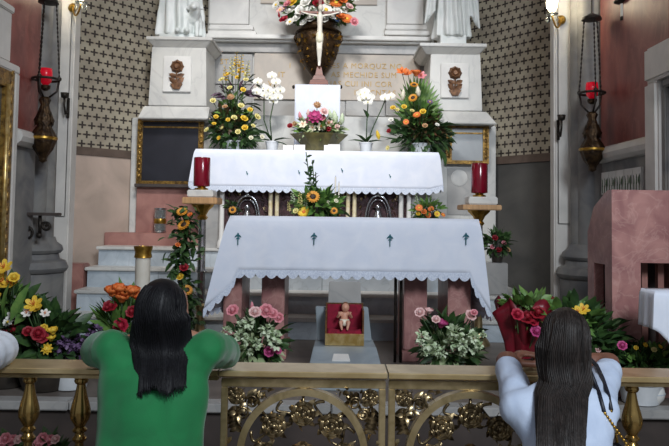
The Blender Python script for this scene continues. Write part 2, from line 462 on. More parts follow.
# apse walls: plaster below, cross pattern above
def apse(name, pts, bottom_mat):
    # resample the polyline into a smooth curve
    n = len(pts); cur = []
    for i in range(n - 1):
        p0 = Vector(pts[max(i - 1, 0)]); p1 = Vector(pts[i]); p2 = Vector(pts[i + 1]); p3 = Vector(pts[min(i + 2, n - 1)])
        for k in range(8):
            t = k / 8
            cur.append(0.5 * ((2 * p1) + (p2 - p0) * t + (2 * p0 - 5 * p1 + 4 * p2 - p3) * t * t + (3 * p1 - p0 - 3 * p2 + p3) * t ** 3))
    cur.append(Vector(pts[-1]))
    def wall(nm, mat, z0, z1, push, uv, parent):
        out = []
        for i, p in enumerate(cur):
            t = (cur[min(i + 1, len(cur) - 1)] - cur[max(i - 1, 0)]).normalized()
            nn = Vector((t.y, -t.x)); nn = nn if nn.y < 0 else -nn
            out.append((p + nn * push, p - nn * 0.25))
        vs = []; fs = []
        for q, bk in out: vs += [(q.x, q.y, z0), (q.x, q.y, z1), (bk.x, bk.y, z1), (bk.x, bk.y, z0)]
        m = len(out)
        for i in range(m - 1):
            for j in range(4):
                a = i * 4 + j; b2 = i * 4 + (j + 1) % 4
                fs.append((a, b2, b2 + 4, a + 4))
        fs += [(0, 1, 2, 3), tuple((m - 1) * 4 + j for j in (3, 2, 1, 0))]
        me = mesh_from(vs, fs, None, (mat,), True, Vector((0, 0, 0)), 0, 40)
        if uv:
            L = me.uv_layers.new(name='UVMap'); acc = [0]
            for i in range(1, m): acc.append(acc[-1] + (cur[i] - cur[i - 1]).length)
            for lp in me.loops:
                L.data[lp.index].uv = (acc[lp.vertex_index // 4] + 10, me.vertices[lp.vertex_index].co.z)
        return link(nm, me, parent)
    wo = struct(wall(name, 'cross', 2.13, 6.0, 0.0, True, None))
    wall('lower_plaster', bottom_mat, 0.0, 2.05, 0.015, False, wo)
    wall('band_course', 'dark_band', 2.051, 2.129, 0.03, False, wo)
    return wo
apse('wall_apse_left', [(-2.68, 6.6), (-2.36, 6.95), (-1.95, 7.4), (-1.5, 7.8), (-0.95, 8.05)], 'plaster_beige')
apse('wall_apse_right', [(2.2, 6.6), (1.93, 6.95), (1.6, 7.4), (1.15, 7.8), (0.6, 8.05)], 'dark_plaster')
struct(MB().box(-2.46, -2.28, 6.42, 6.6, 0.45, 1.02).build('baseboard_apse', 'pink_marble_pale', bevel=0.01))

# clustered columns with ringed bases and white pilasters
def column(name, cx, cy, mat, label, pil, plab):
    c = thing(name, (cx, cy, 0.45), label, 'column'); c['kind'] = 'structure'
    lobes = lambda a, z: 1 + 0.10 * abs(math.cos(4 * a))
    MB().lathe([(0.19, 1.28), (0.19, 6.0)], (cx, cy, 0), 96, None, lobes).build('shaft', mat, c, True, auto=25)
    l2 = lambda a, z: 1 + 0.05 * abs(math.cos(4 * a))
    MB().lathe([(0.22, 1.145), (0.255, 1.15), (0.275, 1.175), (0.265, 1.21), (0.225, 1.24), (0.21, 1.28)], (cx, cy, 0), 96, None, l2).build('base_ring', mat, c, True, auto=40)
    MB().lathe([(0.28, 0.985), (0.305, 1.0), (0.32, 1.03), (0.30, 1.08), (0.25, 1.10), (0.24, 1.144)], (cx, cy, 0), 96, None, l2).build('base_ring', mat, c, True, auto=40)
    MB().lathe([(0.285, 0.45), (0.285, 0.984)], (cx, cy, 0), 96, None, l2).build('plinth', mat, c, True, auto=25)
    p = MB().box(*pil).build(plab, 'pilaster_white', c, bevel=0.012)
    MB().box(pil[0] + 0.03, pil[1] - 0.03, pil[2] - 0.012, pil[2], 1.45, 5.5).build('raised_panel', 'pilaster_white', p, bevel=0.006)
    return c
column('clustered_column', -2.555, 5.87, 'column_grey', 'grey clustered column with ringed base beside the left painting', (-2.50, -2.345, 6.2, 6.34, 0.45, 6.0), 'pilaster')
column('clustered_column', 2.25, 6.03, 'column_grey', 'grey clustered column with ringed base beyond the pink marble ambo', (1.93, 2.12, 6.14, 6.26, 0.45, 6.0), 'pilaster')

# ---------------------------------------------------------------- retable (back wall)
wb = struct(MB().box(-1.42, 1.07, 7.61, 8.0, 0.45, 6.0).build('wall_back', 'white_marble'))
MB().pbox(206, 41.5, 431, 53, 7.54, 0.07).build('frieze', 'grey_marble', wb, bevel=0.004)
b = MB(); x0, x1, y0, y1, z0, z1 = pb(206, 35, 431, 41, 7.41, 0.2)
b.box(x0, x1, y0, y1, z0 + 0.02, z1); b.box(x0, x1, y0 + 0.05, y1, z0, z0 + 0.018)
b.build('ledge', 'white_stone', wb, bevel=0.006)
# facing panels
for (a, c, d, e, m) in ((206, 54, 252, 84, 'grey_marble'), (206, 85, 252, 116, 'grey_marble'), (254, 54, 420, 100, 'retable_beige'),
                        (254, 101, 300, 116, 'grey_marble'), (301, 101, 345, 116, 'grey_marble'), (346, 101, 385, 116, 'grey_marble'), (386, 101, 431, 116, 'grey_marble'), (421, 54, 431, 100, 'grey_marble')):
    MB().pbox(a, c, d, e, 7.56, 0.05).build('marble_panel', m, wb, bevel=0.004)
# gold incised lettering
def text_mesh(name, body, size, loc, mat, parent, extrude=0.002):
    cu = bpy.data.curves.new('t', 'FONT'); cu.body = body; cu.size = size; cu.extrude = extrude; cu.resolution_u = 2; cu.space_character = 1.12
    o = bpy.data.objects.new('t', cu); COL.objects.link(o)
    dg = bpy.context.evaluated_depsgraph_get(); dg.update()
    me = bpy.data.meshes.new_from_object(o.evaluated_get(dg)); bpy.data.objects.remove(o)
    me.materials.clear(); me.materials.append(MATS[mat])
    me.transform(Matrix.Translation(Vector(loc) - Vector(root_of(parent).location)) @ Matrix.Rotation(PI / 2, 4, 'X'))
    return link(name, me, parent)
for (px, py, tx) in ((289, 68, 'I'), (332, 68, 'ES A MORQUZ NO'), (278, 77, 'IT'), (331, 77, 'AS MECHIDE SUM'), (330, 86, 'IAS CUI INI COR'), (354, 95, 'IT ACNTAS'), (220, 64, 'ST'), (268, 86, 'VI')):
    text_mesh('gold_lettering', tx, 0.083, P(px, py, 7.556), 'letter_gold', wb)
# pilasters and recess above the ledge
for (a, c) in ((211, 250), (388, 424)):
    p = MB().pbox(a, -140, c, 24, 7.51, 0.1).build('pilaster', 'white_stone', wb, bevel=0.006)
    MB().pbox(a - 2, 24.5, c + 3, 30, 7.48, 0.13).build('pilaster_base', 'white_stone', p, bevel=0.01)
    MB().pbox(a - 3, 30.5, c + 6, 35, 7.45, 0.16).build('pilaster_base', 'white_stone', p, bevel=0.006)
MB().pbox(262, -140, 378, 4, 7.585, 0.025).build('recessed_panel', 'retable_beige', wb, bevel=0.004)
# gradine behind the high altar
MB().pbox(204, 116, 432, 156, 7.17, 0.44).build('gradine', 'white_marble', wb, bevel=0.008)

# wings under the statues
def wing(name, a, c, top, mid, pinkbot, mats):
    x0, x1, y0, y1, z0, z1 = pb(a, top, c, mid, 7.15, 0.45)
    wgo = struct(MB().box(x0, x1, y0, y1, 0.9, z1).build(name, mats[0], bevel=0.01))
    return wgo
wl_ = wing('wall_wing_left', 131, 206, 118, 186, 236, ('white_marble',))
wr_ = wing('wall_wing_right', 428, 496, 125, 186, 236, ('white_marble',))
MB().pbox(136, 187, 200, 236, 7.10, 0.05).build('pink_panel', 'pink_marble_pale', wl_, bevel=0.004)
o = MB().pbox(104, 233, 200, 251, 6.97, 0.18).build('pink_plinth', 'pink_marble_pale', wl_, bevel=0.006)
MB().lathe([(0.001, 0), (0.085, 0), (0.085, 0.012), (0.07, 0.02), (0.001, 0.02)], P(459, 178, 7.15), 28, Matrix.Rotation(PI / 2, 3, 'X')).build('medallion', 'white_stone', wr_, True, auto=30)
MB().pbox(447, 168, 474, 215, 7.142, 0.01).build('inset_panel', 'grey_marble', wr_, bevel=0.003)

# ---------------------------------------------------------------- statue pedestals
def pedestal(cor, die, base, plq, label):
    x0, x1, y0, y1, z0, z1 = pb(*cor, 6.90, 0.62)
    cx = (x0 + x1) / 2
    t = thing('statue_pedestal', (cx, 7.2, pb(*base, 6.92, 0.5)[4]), label, 'pedestal', 'white marble statue pedestals')
    h = z1 - z0
    b = MB()
    b.box(x0, x1, y0, y1, z1 - h * 0.35, z1)
    b.frus((x0 + 0.07, x1 - 0.07, y0 + 0.07, y1), z0, (x0 + 0.01, x1 - 0.01, y0 + 0.01, y1), z1 - h * 0.36)
    b.build('cornice', 'white_marble', t, bevel=0.005)
    a = pb(*die, 6.97, 0.55); dz = a[5] - a[4]
    d = MB().frus((a[0] - 0.012, a[1] + 0.012, a[2] - 0.012, a[3]), a[4], (a[0] + 0.008, a[1] - 0.008, a[2], a[3]), a[5]).build('die', 'white_marble', t, bevel=0.006)
    q = pb(*base, 6.92, 0.6)
    MB().frus((q[0], q[1], q[2] - 0.02, q[3]), q[4], (a[0] - 0.05, a[1] + 0.05, a[2] - 0.03, q[3]), q[5]).build('base', 'white_marble', t, bevel=0.008)
    g = pb(*plq, 6.935, 0.03)
    pl = MB().box(*g).build('plaque', 'white_stone', t, bevel=0.006)
    # bronze rose growing from a little pot of leaves
    ex = (g[0] + g[1]) / 2; ez = (g[4] + g[5]) / 2; ey = g[2] - 0.004
    b = MB(); rx = Matrix.Rotation(PI / 2, 3, 'X')
    b.lathe([(0.001, 0.03), (0.02, 0.03), (0.03, 0.015), (0.045, 0.03), (0.06, 0.012), (0.066, 0.0)], (ex, ey, ez + 0.075), 24, rx, lambda a, z: 1 + 0.09 * math.cos(8 * a))
    b.tube([(ex, ey - 0.008, ez + 0.02), (ex, ey - 0.008, ez - 0.09)], 0.009, 6)
    for s in (-1, 1):
        b.leaf((ex, ey - 0.01, ez - 0.035), (s, 0, 0.45), 0.085, 0.05, 0.1, PI / 2 + 0.2 * s)
        b.leaf((ex, ey - 0.01, ez - 0.10), (s, 0, 0.85), 0.10, 0.055, 0.15, PI / 2 + 0.2 * s)
    b.frus((ex - 0.03, ex + 0.03, ey - 0.02, ey), ez - 0.155, (ex - 0.06, ex + 0.06, ey - 0.025, ey), ez - 0.10)
    b.build('rose_emblem', 'emblem_bronze', pl, True, auto=40)
    return t
pedestal((146, 36.5, 212, 46), (150.5, 46.5, 206, 106), (138, 106, 208, 119), (163, 56, 191, 92), 'white marble pedestal with bronze rose plaque, under the saint statue with lamb')
pedestal((420, 43, 487, 53), (430, 53.5, 481, 111), (427, 111, 497, 124), (441, 63, 469, 98), 'white marble pedestal with bronze rose plaque, under the statue with hanging sleeves')

# ---------------------------------------------------------------- statues
def statue(label, cx, cy, z0, rx, ry, H, sleeves, lamb):
    t = thing('statue', (cx, cy, z0), label, 'statue', 'white marble statues on pedestals')
    plh = 0.06 if lamb else 0.12
    b = MB().lathe([(rx * 1.05, 0), (rx * 1.05, plh)], (cx, cy, z0), 8 if lamb else 4, Matrix.Diagonal((1 if lamb else 0.98, ry / rx, 1)).to_3x3() @ Matrix.Rotation(PI / 4, 3, 'Z'))
    b.build('plinth', 'statue_white', t, bevel=0.004)
    fb = MB(); zb = z0 + plh - 0.01
    def fold(a, z):
        k = 1 - min(1, max(0, z / (H * 0.62)))
        return 1 + (0.05 + 0.10 * k) * math.sin(9 * a + 2.5 * z + 1.3 * math.sin(3 * a)) + 0.06 * k * math.sin(17 * a + 1.0 + 1.5 * z)
    mt = Matrix.Diagonal((1, ry / rx, 1)).to_3x3()
    prof = [(rx * 0.98, 0), (rx, 0.03), (rx * 0.93, H * 0.15), (rx * 0.82, H * 0.32), (rx * 0.72, H * 0.46), (rx * 0.62, H * 0.56), (rx * 0.70, H * 0.68), (rx * 0.74, H * 0.77), (rx * 0.45, H * 0.83), (rx * 0.24, H * 0.86)]
    rs = []
    for (r, z) in prof: rs.append((r, z))
    fb.lathe(rs, (cx, cy, zb), 90, mt, fold)
    hc = Vector((cx, cy - 0.02, zb + H * 0.93))
    fb.cap((cx, cy, zb + H * 0.82), hc, 0.05, 0.05)
    fb.ell(hc, (0.075, 0.09, 0.105)); fb.ell(hc + Vector((0, -0.085, -0.01)), (0.013, 0.02, 0.026)); fb.ell(hc + Vector((0, 0.02, 0.02)), (0.09, 0.1, 0.11))
    for s in (-1, 1):
        sh = Vector((cx + s * rx * 0.66, cy, zb + H * 0.76)); el = Vector((cx + s * rx * 0.98, cy - 0.05, zb + H * 0.56)); wr = Vector((cx + s * 0.05, cy - 0.2, zb + H * 0.64))
        fb.cap(sh, el, 0.07, 0.055); fb.cap(el, wr, 0.05, 0.035)
        hd = (wr - el).normalized()
        fb.ell(wr + hd * 0.05, (0.03, 0.045, 0.02))
        for q in range(4): fb.cap(wr + hd * 0.07 + Vector((0, 0, 0.012 * (q - 1.5))), wr + hd * (0.12 - 0.008 * abs(q - 1.5)) + Vector((0, -0.02, 0.014 * (q - 1.5))), 0.009, 0.007)
        if sleeves:                                                    # long sleeves hanging to a point
            tip = Vector((cx + s * 0.28, cy - 0.05, zb + 0.13 - 0.02 * s))
            for k in range(7):
                u = k / 6
                top = el.lerp(Vector((cx + s * rx * 0.8, cy, zb + H * 0.66)), u)
                fb.cap(top, tip + Vector((-s * 0.09 * u, 0.03 * math.sin(5 * u), 0.12 * u)), 0.04, 0.013)
    if lamb:
        lx = cx + rx * 0.72; ly = cy - 0.10
        fb.cap((lx, ly + 0.1, zb + 0.14), (lx - 0.02, ly - 0.02, zb + 0.17), 0.075, 0.07)
        for dx in (-0.035, 0.035):
            for dy in (-0.03, 0.11): fb.cap((lx + dx, ly + dy, zb + 0.12), (lx + dx, ly + dy - 0.01, zb + 0.0), 0.026, 0.02)
        fb.cap((lx, ly - 0.04, zb + 0.19), (lx + 0.02, ly - 0.09, zb + 0.25), 0.055, 0.055)
        fb.ell((lx + 0.02, ly - 0.10, zb + 0.27), (0.058, 0.07, 0.055)); fb.ell((lx + 0.02, ly - 0.17, zb + 0.25), (0.032, 0.045, 0.03))
        for s in (-1, 1): fb.ell((lx + 0.02 + s * 0.06, ly - 0.09, zb + 0.27), (0.035, 0.015, 0.018), Matrix.Rotation(s * 0.5, 3, 'Y'))
        fb.cap((cx + 0.02, cy - 0.17, zb + 0.03), (cx + 0.03, cy - 0.25, zb + 0.02), 0.035, 0.025)
        fb.cap((cx + 0.10, cy - 0.16, zb + 0.03), (cx + 0.12, cy - 0.24, zb + 0.02), 0.035, 0.025)
    def carve(co, n):
        return co + n * 0.008 * mnoise.noise(Vector((co.x * 22, co.y * 22, co.z * 6)))
    me = remeshed(fb, 0.009, 1, carve)
    place_mesh('figure', me, 'statue_white', t)
    return t
p0 = P(181, 37, 7.13); statue('white statue of a robed saint with a lamb at his feet, on left pedestal', p0.x - 0.02, 7.17, P(181, 36.5, 6.90).z, 0.235, 0.2, 1.55, False, True)
p0 = P(452, 44, 7.13); statue('white statue in a pleated robe with long pointed sleeves, on right pedestal', p0.x, 7.17, P(452, 43, 6.90).z, 0.18, 0.17, 1.55, True, False)

# ---------------------------------------------------------------- framed pictures on the wings
def framed(name, px, Y, label, frame_m, canvas_m, wd, ledge):
    x0, x1, y0, y1, z0, z1 = pb(*px, Y, 0.05)
    t = thing(name, ((x0 + x1) / 2, Y, z0), label, 'picture')
    b = MB()
    b.box(x0, x1, y0, y1, z1 - wd, z1); b.box(x0, x1, y0, y1, z0, z0 + wd * 0.6)
    b.box(x0, x0 + wd, y0, y1, z0 + wd * 0.6, z1 - wd); b.box(x1 - wd, x1, y0, y1, z0 + wd * 0.6, z1 - wd)
    n = 14                                                             # carved beads along the frame
    for i in range(n):
        b.ell((x0 + (i + 0.5) * (x1 - x0) / n, y0, z1 - wd * 0.4), (0.018, 0.014, 0.016), None, 8, 5)
    for i in range(10):
        for xx in (x0 + wd / 2, x1 - wd / 2): b.ell((xx, y0, z0 + wd + (i + 0.5) * (z1 - z0 - 2 * wd) / 10), (0.016, 0.014, 0.02), None, 8, 5)
    b.build('frame', frame_m, t, True, auto=30)
    MB().box(x0 + wd * 0.8, x1 - wd * 0.8, y0 + 0.02, y1, z0 + 0.01, z1 - wd * 0.8).build('canvas', canvas_m, t)
    b = MB(); b.box(x0 + wd, x1 - wd, y0 + 0.01, y0 + 0.02, z1 - wd - 0.06, z1 - wd - 0.045)
    b.build('inner_slip', frame_m, t)
    if ledge: MB().box(x0 - 0.01, x1 + 0.01, y0 - 0.03, y1, z0 - 0.035, z0 - 0.002).build('ledge', 'dark_stone', t, bevel=0.004)
    return t
framed('framed_picture', (137, 117, 203, 184), 7.06, 'dark picture in carved gilt wood frame below the saint with lamb', 'gold_frame', 'canvas_dark', 0.05, True)
framed('framed_picture', (446, 122, 489, 164), 7.06, 'pale mirror-like panel in carved gilt frame behind the right red candle', 'gold_frame', 'mirror_grey', 0.06, False)

# large painting on the left side wall
t = thing('framed_painting', (-2.38, 4.9, 0.95), 'tall painting in gilt frame with pale stone surround, at the left edge', 'painting')
zb, zt = 0.95, 2.50
b = MB(); X = -2.395
b.box(X, X + 0.06, 5.07, 5.13, zb, zt); b.box(X, X + 0.06, 4.2, 4.26, zb, zt)
b.box(X, X + 0.06, 4.2, 5.13, zt, zt + 0.06); b.box(X, X + 0.06, 4.2, 5.13, zb - 0.06, zb)
b.box(X, X + 0.05, 4.35, 4.99, zt + 0.06, zt + 0.42); b.box(X, X + 0.06, 4.32, 5.01, zt + 0.42, zt + 0.47)
b.build('stone_surround', 'pilaster_white', t, bevel=0.008)
b = MB()
b.box(X, X + 0.05, 4.94, 5.068, zb, zt); b.box(X, X + 0.05, 4.262, 4.39, zb, zt)
b.box(X, X + 0.05, 4.39, 4.94, zt - 0.12, zt); b.box(X, X + 0.05, 4.39, 4.94, zb, zb + 0.12)
for i in range(16): b.ell((X + 0.05, 5.03, zb + 0.05 + i * 0.1), (0.012, 0.02, 0.035), None, 8, 5)
b.build('gilt_frame', 'gold_frame', t, True, auto=30)
MB().tube([(X + 0.055, 4.965, zb), (X + 0.055, 4.965, zt - 0.1)], 0.018, 10).build('inner_bead', 'gold_leaf', t, True)
MB().box(X, X + 0.02, 4.39, 4.94, zb + 0.12, zt - 0.12).build('canvas', 'painting', t)

# small iron console shelf on the left column
t = thing('console_shelf', P(32, 217, 5.50), 'narrow dark shelf on scrolled iron bracket by the left column', 'shelf')
x0, x1, y0, y1, z0, z1 = pb(12, 212.5, 56, 215.5, 5.50, 0.12)
MB().box(x0, x1, y0, y1, z0, z1).build('board', 'dark_stone', t, bevel=0.004)
for (a, c) in ((P(16, 217, 5.55), 1.0), (P(40, 217, 5.55), 0.6)):
    b = MB(); pts = []
    for i in range(26):
        s = i / 25; ang = s * 3.6 * PI; r = 0.07 * (1 - 0.75 * s) * c
        pts.append((a.x + 0.08 * c - r * math.cos(ang), a.y, a.z - 0.09 * c + r * math.sin(ang) - 0.05 * c * (1 - s)))
    b.tube(pts, 0.011, 6); b.tube([(a.x, a.y, z0 - 0.001), (a.x + 0.005, a.y, a.z - 0.23 * c)], 0.014, 6); b.ell((a.x, a.y, a.z - 0.24 * c), 0.025, None, 10, 7)
    b.build('scroll_bracket', 'dark_metal', t, True)
# ================================================================ flower kit (shared meshes)
def petal_fn(mb, base, out, up, L, W, curl, n=3):
    """one cupped petal as a small grid: out = direction it opens to, up = flower axis"""
    side = out.cross(up).normalized(); n0 = len(mb.v)
    for i in range(n + 1):
        t = i / n; w = W * math.sin(PI * (0.12 + 0.80 * t)) * 0.5
        c = base + out * L * t * math.cos(curl * t) + up * L * t * math.sin(curl * (1 - 0.4 * t))
        for j in (-1, 0, 1): mb.v.append(tuple(c + side * w * j + up * 0.18 * w * abs(j)))
    for i in range(n):
        for j in range(2):
            a = n0 + i * 3 + j; mb.face(a, a + 1, a + 4, a + 3)
Zv = Vector((0, 0, 1))
def dirs(n, ph=0.0): return [Vector((math.cos(2 * PI * i / n + ph), math.sin(2 * PI * i / n + ph), 0)) for i in range(n)]
FL = {}
def flower_mesh(kind, col):
    key = (kind, col)
    if key in FL: return FL[key]
    b = MB(); mats = ['petal_' + col]
    if kind == 'rose':                                                 # unit diameter 1
        b.ell((0, 0, 0.18), (0.17, 0.17, 0.22), None, 8, 5)
        for (n, L, W, cu, ph, z) in ((5, 0.30, 0.42, 1.35, 0, 0.03), (6, 0.44, 0.5, 1.0, 0.5, 0.0), (7, 0.55, 0.55, 0.55, 0.2, -0.03)):
            for d in dirs(n, ph): petal_fn(b, Vector((0, 0, z)), d, Zv, L, W, cu)
    elif kind in ('sunflower', 'gerbera', 'daisy'):
        n = {'sunflower': 16, 'gerbera': 18, 'daisy': 10}[kind]
        for k, cu in ((0, 0.25), (1, 0.5)):
            for d in dirs(n, k * PI / n): petal_fn(b, d * 0.12 + Zv * 0.02 * k, d, Zv, 0.40 - 0.05 * k, 0.2 if kind != 'daisy' else 0.26, cu)
        b.cur = 1; r = 0.24 if kind == 'sunflower' else 0.14
        b.ell((0, 0, 0.06), (r, r, 0.08), None, 12, 5); mats.append('petal_sun_centre' if kind == 'sunflower' else ('petal_orange' if col == 'yellow' else 'petal_yellow'))
    elif kind == 'orchid':
        for i, d in enumerate(dirs(3, PI / 2)): petal_fn(b, Vector((0, 0, 0)), d, Zv, 0.48, 0.36, 0.2)
        for d in (Vector((1, 0.15, 0)).normalized(), Vector((-1, 0.15, 0)).normalized()): petal_fn(b, Vector((0, 0, 0.04)), d, Zv, 0.5, 0.6, 0.25)
        b.cur = 1; b.ell((0, -0.08, 0.1), (0.07, 0.1, 0.09), None, 8, 5); mats.append('petal_pale_yellow')
    elif kind == 'lily':
        for d in dirs(6): petal_fn(b, Vector((0, 0, -0.1)), d, Zv, 0.6, 0.26, 0.75, 4)
        b.cur = 1
        for d in dirs(5): b.tube([Vector((0, 0, 0)), d * 0.12 + Zv * 0.32], 0.02, 5)
        mats.append('petal_orange')
    elif kind == 'tulip':
        for ph, L in ((0, 0.62), (0.5, 0.58)):
            for d in dirs(4, ph): petal_fn(b, Vector((0, 0, -0.1)) + d * 0.05, d, Zv, L, 0.5, 1.15, 4)
        b.ell((0, 0, 0.05), (0.2, 0.2, 0.26), None, 8, 5)
    elif kind == 'bud':
        b.lathe([(0.02, -0.5), (0.16, -0.3), (0.2, -0.05), (0.13, 0.3), (0.02, 0.5)], (0, 0, 0), 8)
        for d in dirs(3): petal_fn(b, Vector((0, 0, -0.3)), d, Zv, 0.5, 0.3, 1.35)
    elif kind == 'pompom':
        for ring, (n, el) in enumerate(((9, 0.15), (8, 0.6), (6, 1.05))):
            for d in dirs(n, ring * 0.3):
                o = (d * math.cos(el) + Zv * math.sin(el)); b.leaf(o * 0.1, o, 0.4, 0.22, -0.1, 0)
        b.ell((0, 0, 0.08), (0.3, 0.3, 0.28), None, 8, 6)
    me = mesh_from(b.v, b.f, b.m, mats, True)
    FL[key] = me
    return me
def spike_mesh(col, n=16):
    """upright flower spike, height 1"""
    key = ('spike', col)
    if key in FL: return FL[key]
    b = MB(); rr = random.Random(5)
    for i in range(n):
        t = i / n; a = i * 2.4; d = Vector((math.cos(a), math.sin(a), 0.35)).normalized(); z = 0.25 + 0.75 * t
        s = 0.14 * (1.15 - 0.75 * t)
        base = Vector((0, 0, z))
        for q in range(4):
            dd = (d + Vector((rr.uniform(-.6, .6), rr.uniform(-.6, .6), rr.uniform(-.3, .6)))).normalized(); b.leaf(base + d * 0.03, dd, s, s * 0.55, 0.2)
    b.cur = 1; b.tube([(0, 0, 0), (0, 0, 1.02)], [0.016, 0.008], 5)
    me = mesh_from(b.v, b.f, b.m, ('petal_' + col, 'stem_green'), True); FL[key] = me
    return me
def foliage(parent, c, rad, n, L, W, mat, name='foliage', up=0.25, seed=1, flat=0.0, zmin=None):
    """a cloud of leaves growing outwards from c; one part"""
    r_ = random.Random(seed); b = MB(); c = Vector(c)
    for i in range(n):
        d = Vector((r_.gauss(0, 1), r_.gauss(0, 1) * (1 - flat), r_.gauss(0, 1))).normalized()
        k = r_.uniform(0.15, 1.0) ** 0.6
        p = c + Vector((d.x * rad[0], d.y * rad[1], d.z * rad[2])) * k
        if zmin is not None and p.z < zmin: p.z = zmin + r_.uniform(0, 0.04)
        dd = (d + Vector((0, 0, up)) + Vector((r_.uniform(-.4, .4), r_.uniform(-.4, .4), r_.uniform(-.4, .4)))).normalized()
        b.leaf(p, dd, L * r_.uniform(0.6, 1.25), W * r_.uniform(0.7, 1.2), r_.uniform(0, 0.35), r_.uniform(-1.2, 1.2))
    return b.build(name, mat, parent, True, kind='stuff')
def blooms(parent, foot, Y, lst, jit=0.05, stems=True, seed=3, spread=0.6):
    """lst of (px, py, kind, colour, size); every bloom a part, the stems one part"""
    r_ = random.Random(seed); foot = Vector(foot); b = MB()
    for it in lst:
        px, py, kind, col, size = it[:5]
        p = P(px, py, Y + (it[5] if len(it) > 5 else r_.uniform(-jit, jit)))
        d = Vector(((p.x - foot.x) * 1.2, -0.75, 0.25 + (p.z - foot.z) * 0.6))
        d += Vector((r_.uniform(-.3, .3), r_.uniform(-.2, .2), r_.uniform(-.2, .3)))
        if kind == 'spike':
            inst(spike_mesh(col), 'flower_spike', parent, p - Vector((0, 0, size * 0.5)), Vector((p.x - foot.x, 0.0, 1.2)), size)
        else:
            if kind in ('tulip', 'bud'): d = Vector((r_.uniform(-.3, .3), -0.3, 1))
            nm = {'rose': 'rose', 'lily': 'lily', 'tulip': 'tulip', 'sunflower': 'sunflower', 'gerbera': 'gerbera', 'daisy': 'daisy', 'orchid': 'orchid_flower', 'bud': 'flower_bud', 'pompom': 'chrysanthemum'}[kind]
            inst(flower_mesh(kind, col), nm, parent, p, d, size, r_.uniform(0, 6))
        if stems:
            m = foot.lerp(p, 0.5) + Vector((0, 0.02, 0.03)); q = foot + Vector((r_.uniform(-.02, .02), r_.uniform(-.02, .02), 0))
            b.tube([q, m, p - d.normalized() * size * 0.12], 0.0035, 5)
    if stems and b.v: b.build('stems', 'stem_green', parent, True, kind='stuff')
def clump(parent, Y, lst, col, seed=4, name='filler_blossom'):
    """small frilly blossom clusters given as (px, py, radius)"""
    r_ = random.Random(seed)
    for (px, py, rad) in lst:
        b = MB(); c = P(px, py, Y + r_.uniform(-.04, .04))
        for i in range(26):
            d = Vector((r_.gauss(0, 1), r_.gauss(0, 1), r_.gauss(0, 1))).normalized()
            b.leaf(c + d * rad * r_.uniform(0.2, 0.7), (d + Vector((0, -0.3, 0.2))), rad * 0.85, rad * 0.7, 0.2, r_.uniform(-1, 1))
        b.build(name, 'petal_' + col, parent, True)

# ================================================================ high altar
HY = 6.62
x0, x1, y0, y1, zc, zt = pb(196, 151, 438, 160, HY, 0.52)
t = thing('high_altar', ((x0 + x1) / 2, HY + 0.3, 1.17), 'dark carved altar front with paired gilt columns and silver arches, at the retable', 'altar')
MB().box(x0 + 0.02, x1 - 0.02, HY + 0.02, HY + 0.5, zt - 0.09, zt - 0.006).build('mensa_slab', 'white_marble', t, bevel=0.008)
hx0, hx1 = P(224, 205, HY + 0.1).x, P(412, 205, HY + 0.1).x
MB().box(hx0, hx1, HY + 0.1, HY + 0.45, 1.171, zt - 0.091).build('front_panel', 'purple_panel', t)
MB().box(P(412, 205, HY + 0.08).x + 0.002, x1 - 0.06, HY + 0.12, HY + 0.45, 1.171, zt - 0.091).build('side_panel', 'grey_marble', t)
MB().box(x0 + 0.06, hx0 - 0.002, HY + 0.12, HY + 0.45, 1.171, zt - 0.091).build('side_panel', 'grey_marble', t)
def small_col(px, mat, r):
    c = P(px, 205, HY + 0.06); h = zt - 0.092
    MB().lathe([(r * 1.7, 1.171), (r * 1.7, 1.22), (r * 1.1, 1.25), (r, 1.27), (r * 0.9, h - 0.08), (r * 1.2, h - 0.06), (r * 1.7, h - 0.03), (r * 1.7, h)], (c.x, c.y, 0), 16).build('column', mat, t, True, auto=35)
for px in (270.5, 277, 348, 354.5): small_col(px, 'pale_gilt', 0.021)
for px in (222, 401, 409): small_col(px, 'white_stone', 0.024)
for px in (247, 378):                                                  # silver ogee arches over little shrines
    c = P(px, 217, HY + 0.05)
    b = MB()
    for s in (-1, 1):
        pts = []
        for i in range(13):
            u = i / 12; pts.append((c.x + s * 0.125 * math.cos(u * PI / 2) ** 0.75, c.y, c.z - 0.10 + 0.30 * math.sin(u * PI / 2)))
        b.tube(pts, 0.010, 8)
        b.tube([(q[0] * 0.8 + c.x * 0.2, q[1] + 0.01, c.z + (q[2] - c.z) * 0.82) for q in pts], 0.006, 6)
    b.ell((c.x, c.y, c.z + 0.215), 0.018, None, 10, 7)
    a = b.build('shrine_arch', 'silver', t, True)
    b = MB().lathe([(0.05, -0.10), (0.055, -0.02), (0.03, 0.04), (0.02, 0.075), (0.035, 0.09), (0.001, 0.13)], (c.x, c.y + 0.01, c.z), 14)
    b.build('silver_vessel', 'silver', a, True)
rr = random.Random(11)
b = MB()
for i in range(170):                                                   # carved foliage relief on the front
    px = rr.uniform(226, 410); py = rr.uniform(188, 222); c = P(px, py, HY + 0.098)
    b.leaf(c, (rr.uniform(-1, 1), -0.25, rr.uniform(-1, 1)), 0.045, 0.022, 0.3, rr.uniform(-.5, .5))
b.build('relief_foliage', 'orn_brass', t, True, kind='stuff')

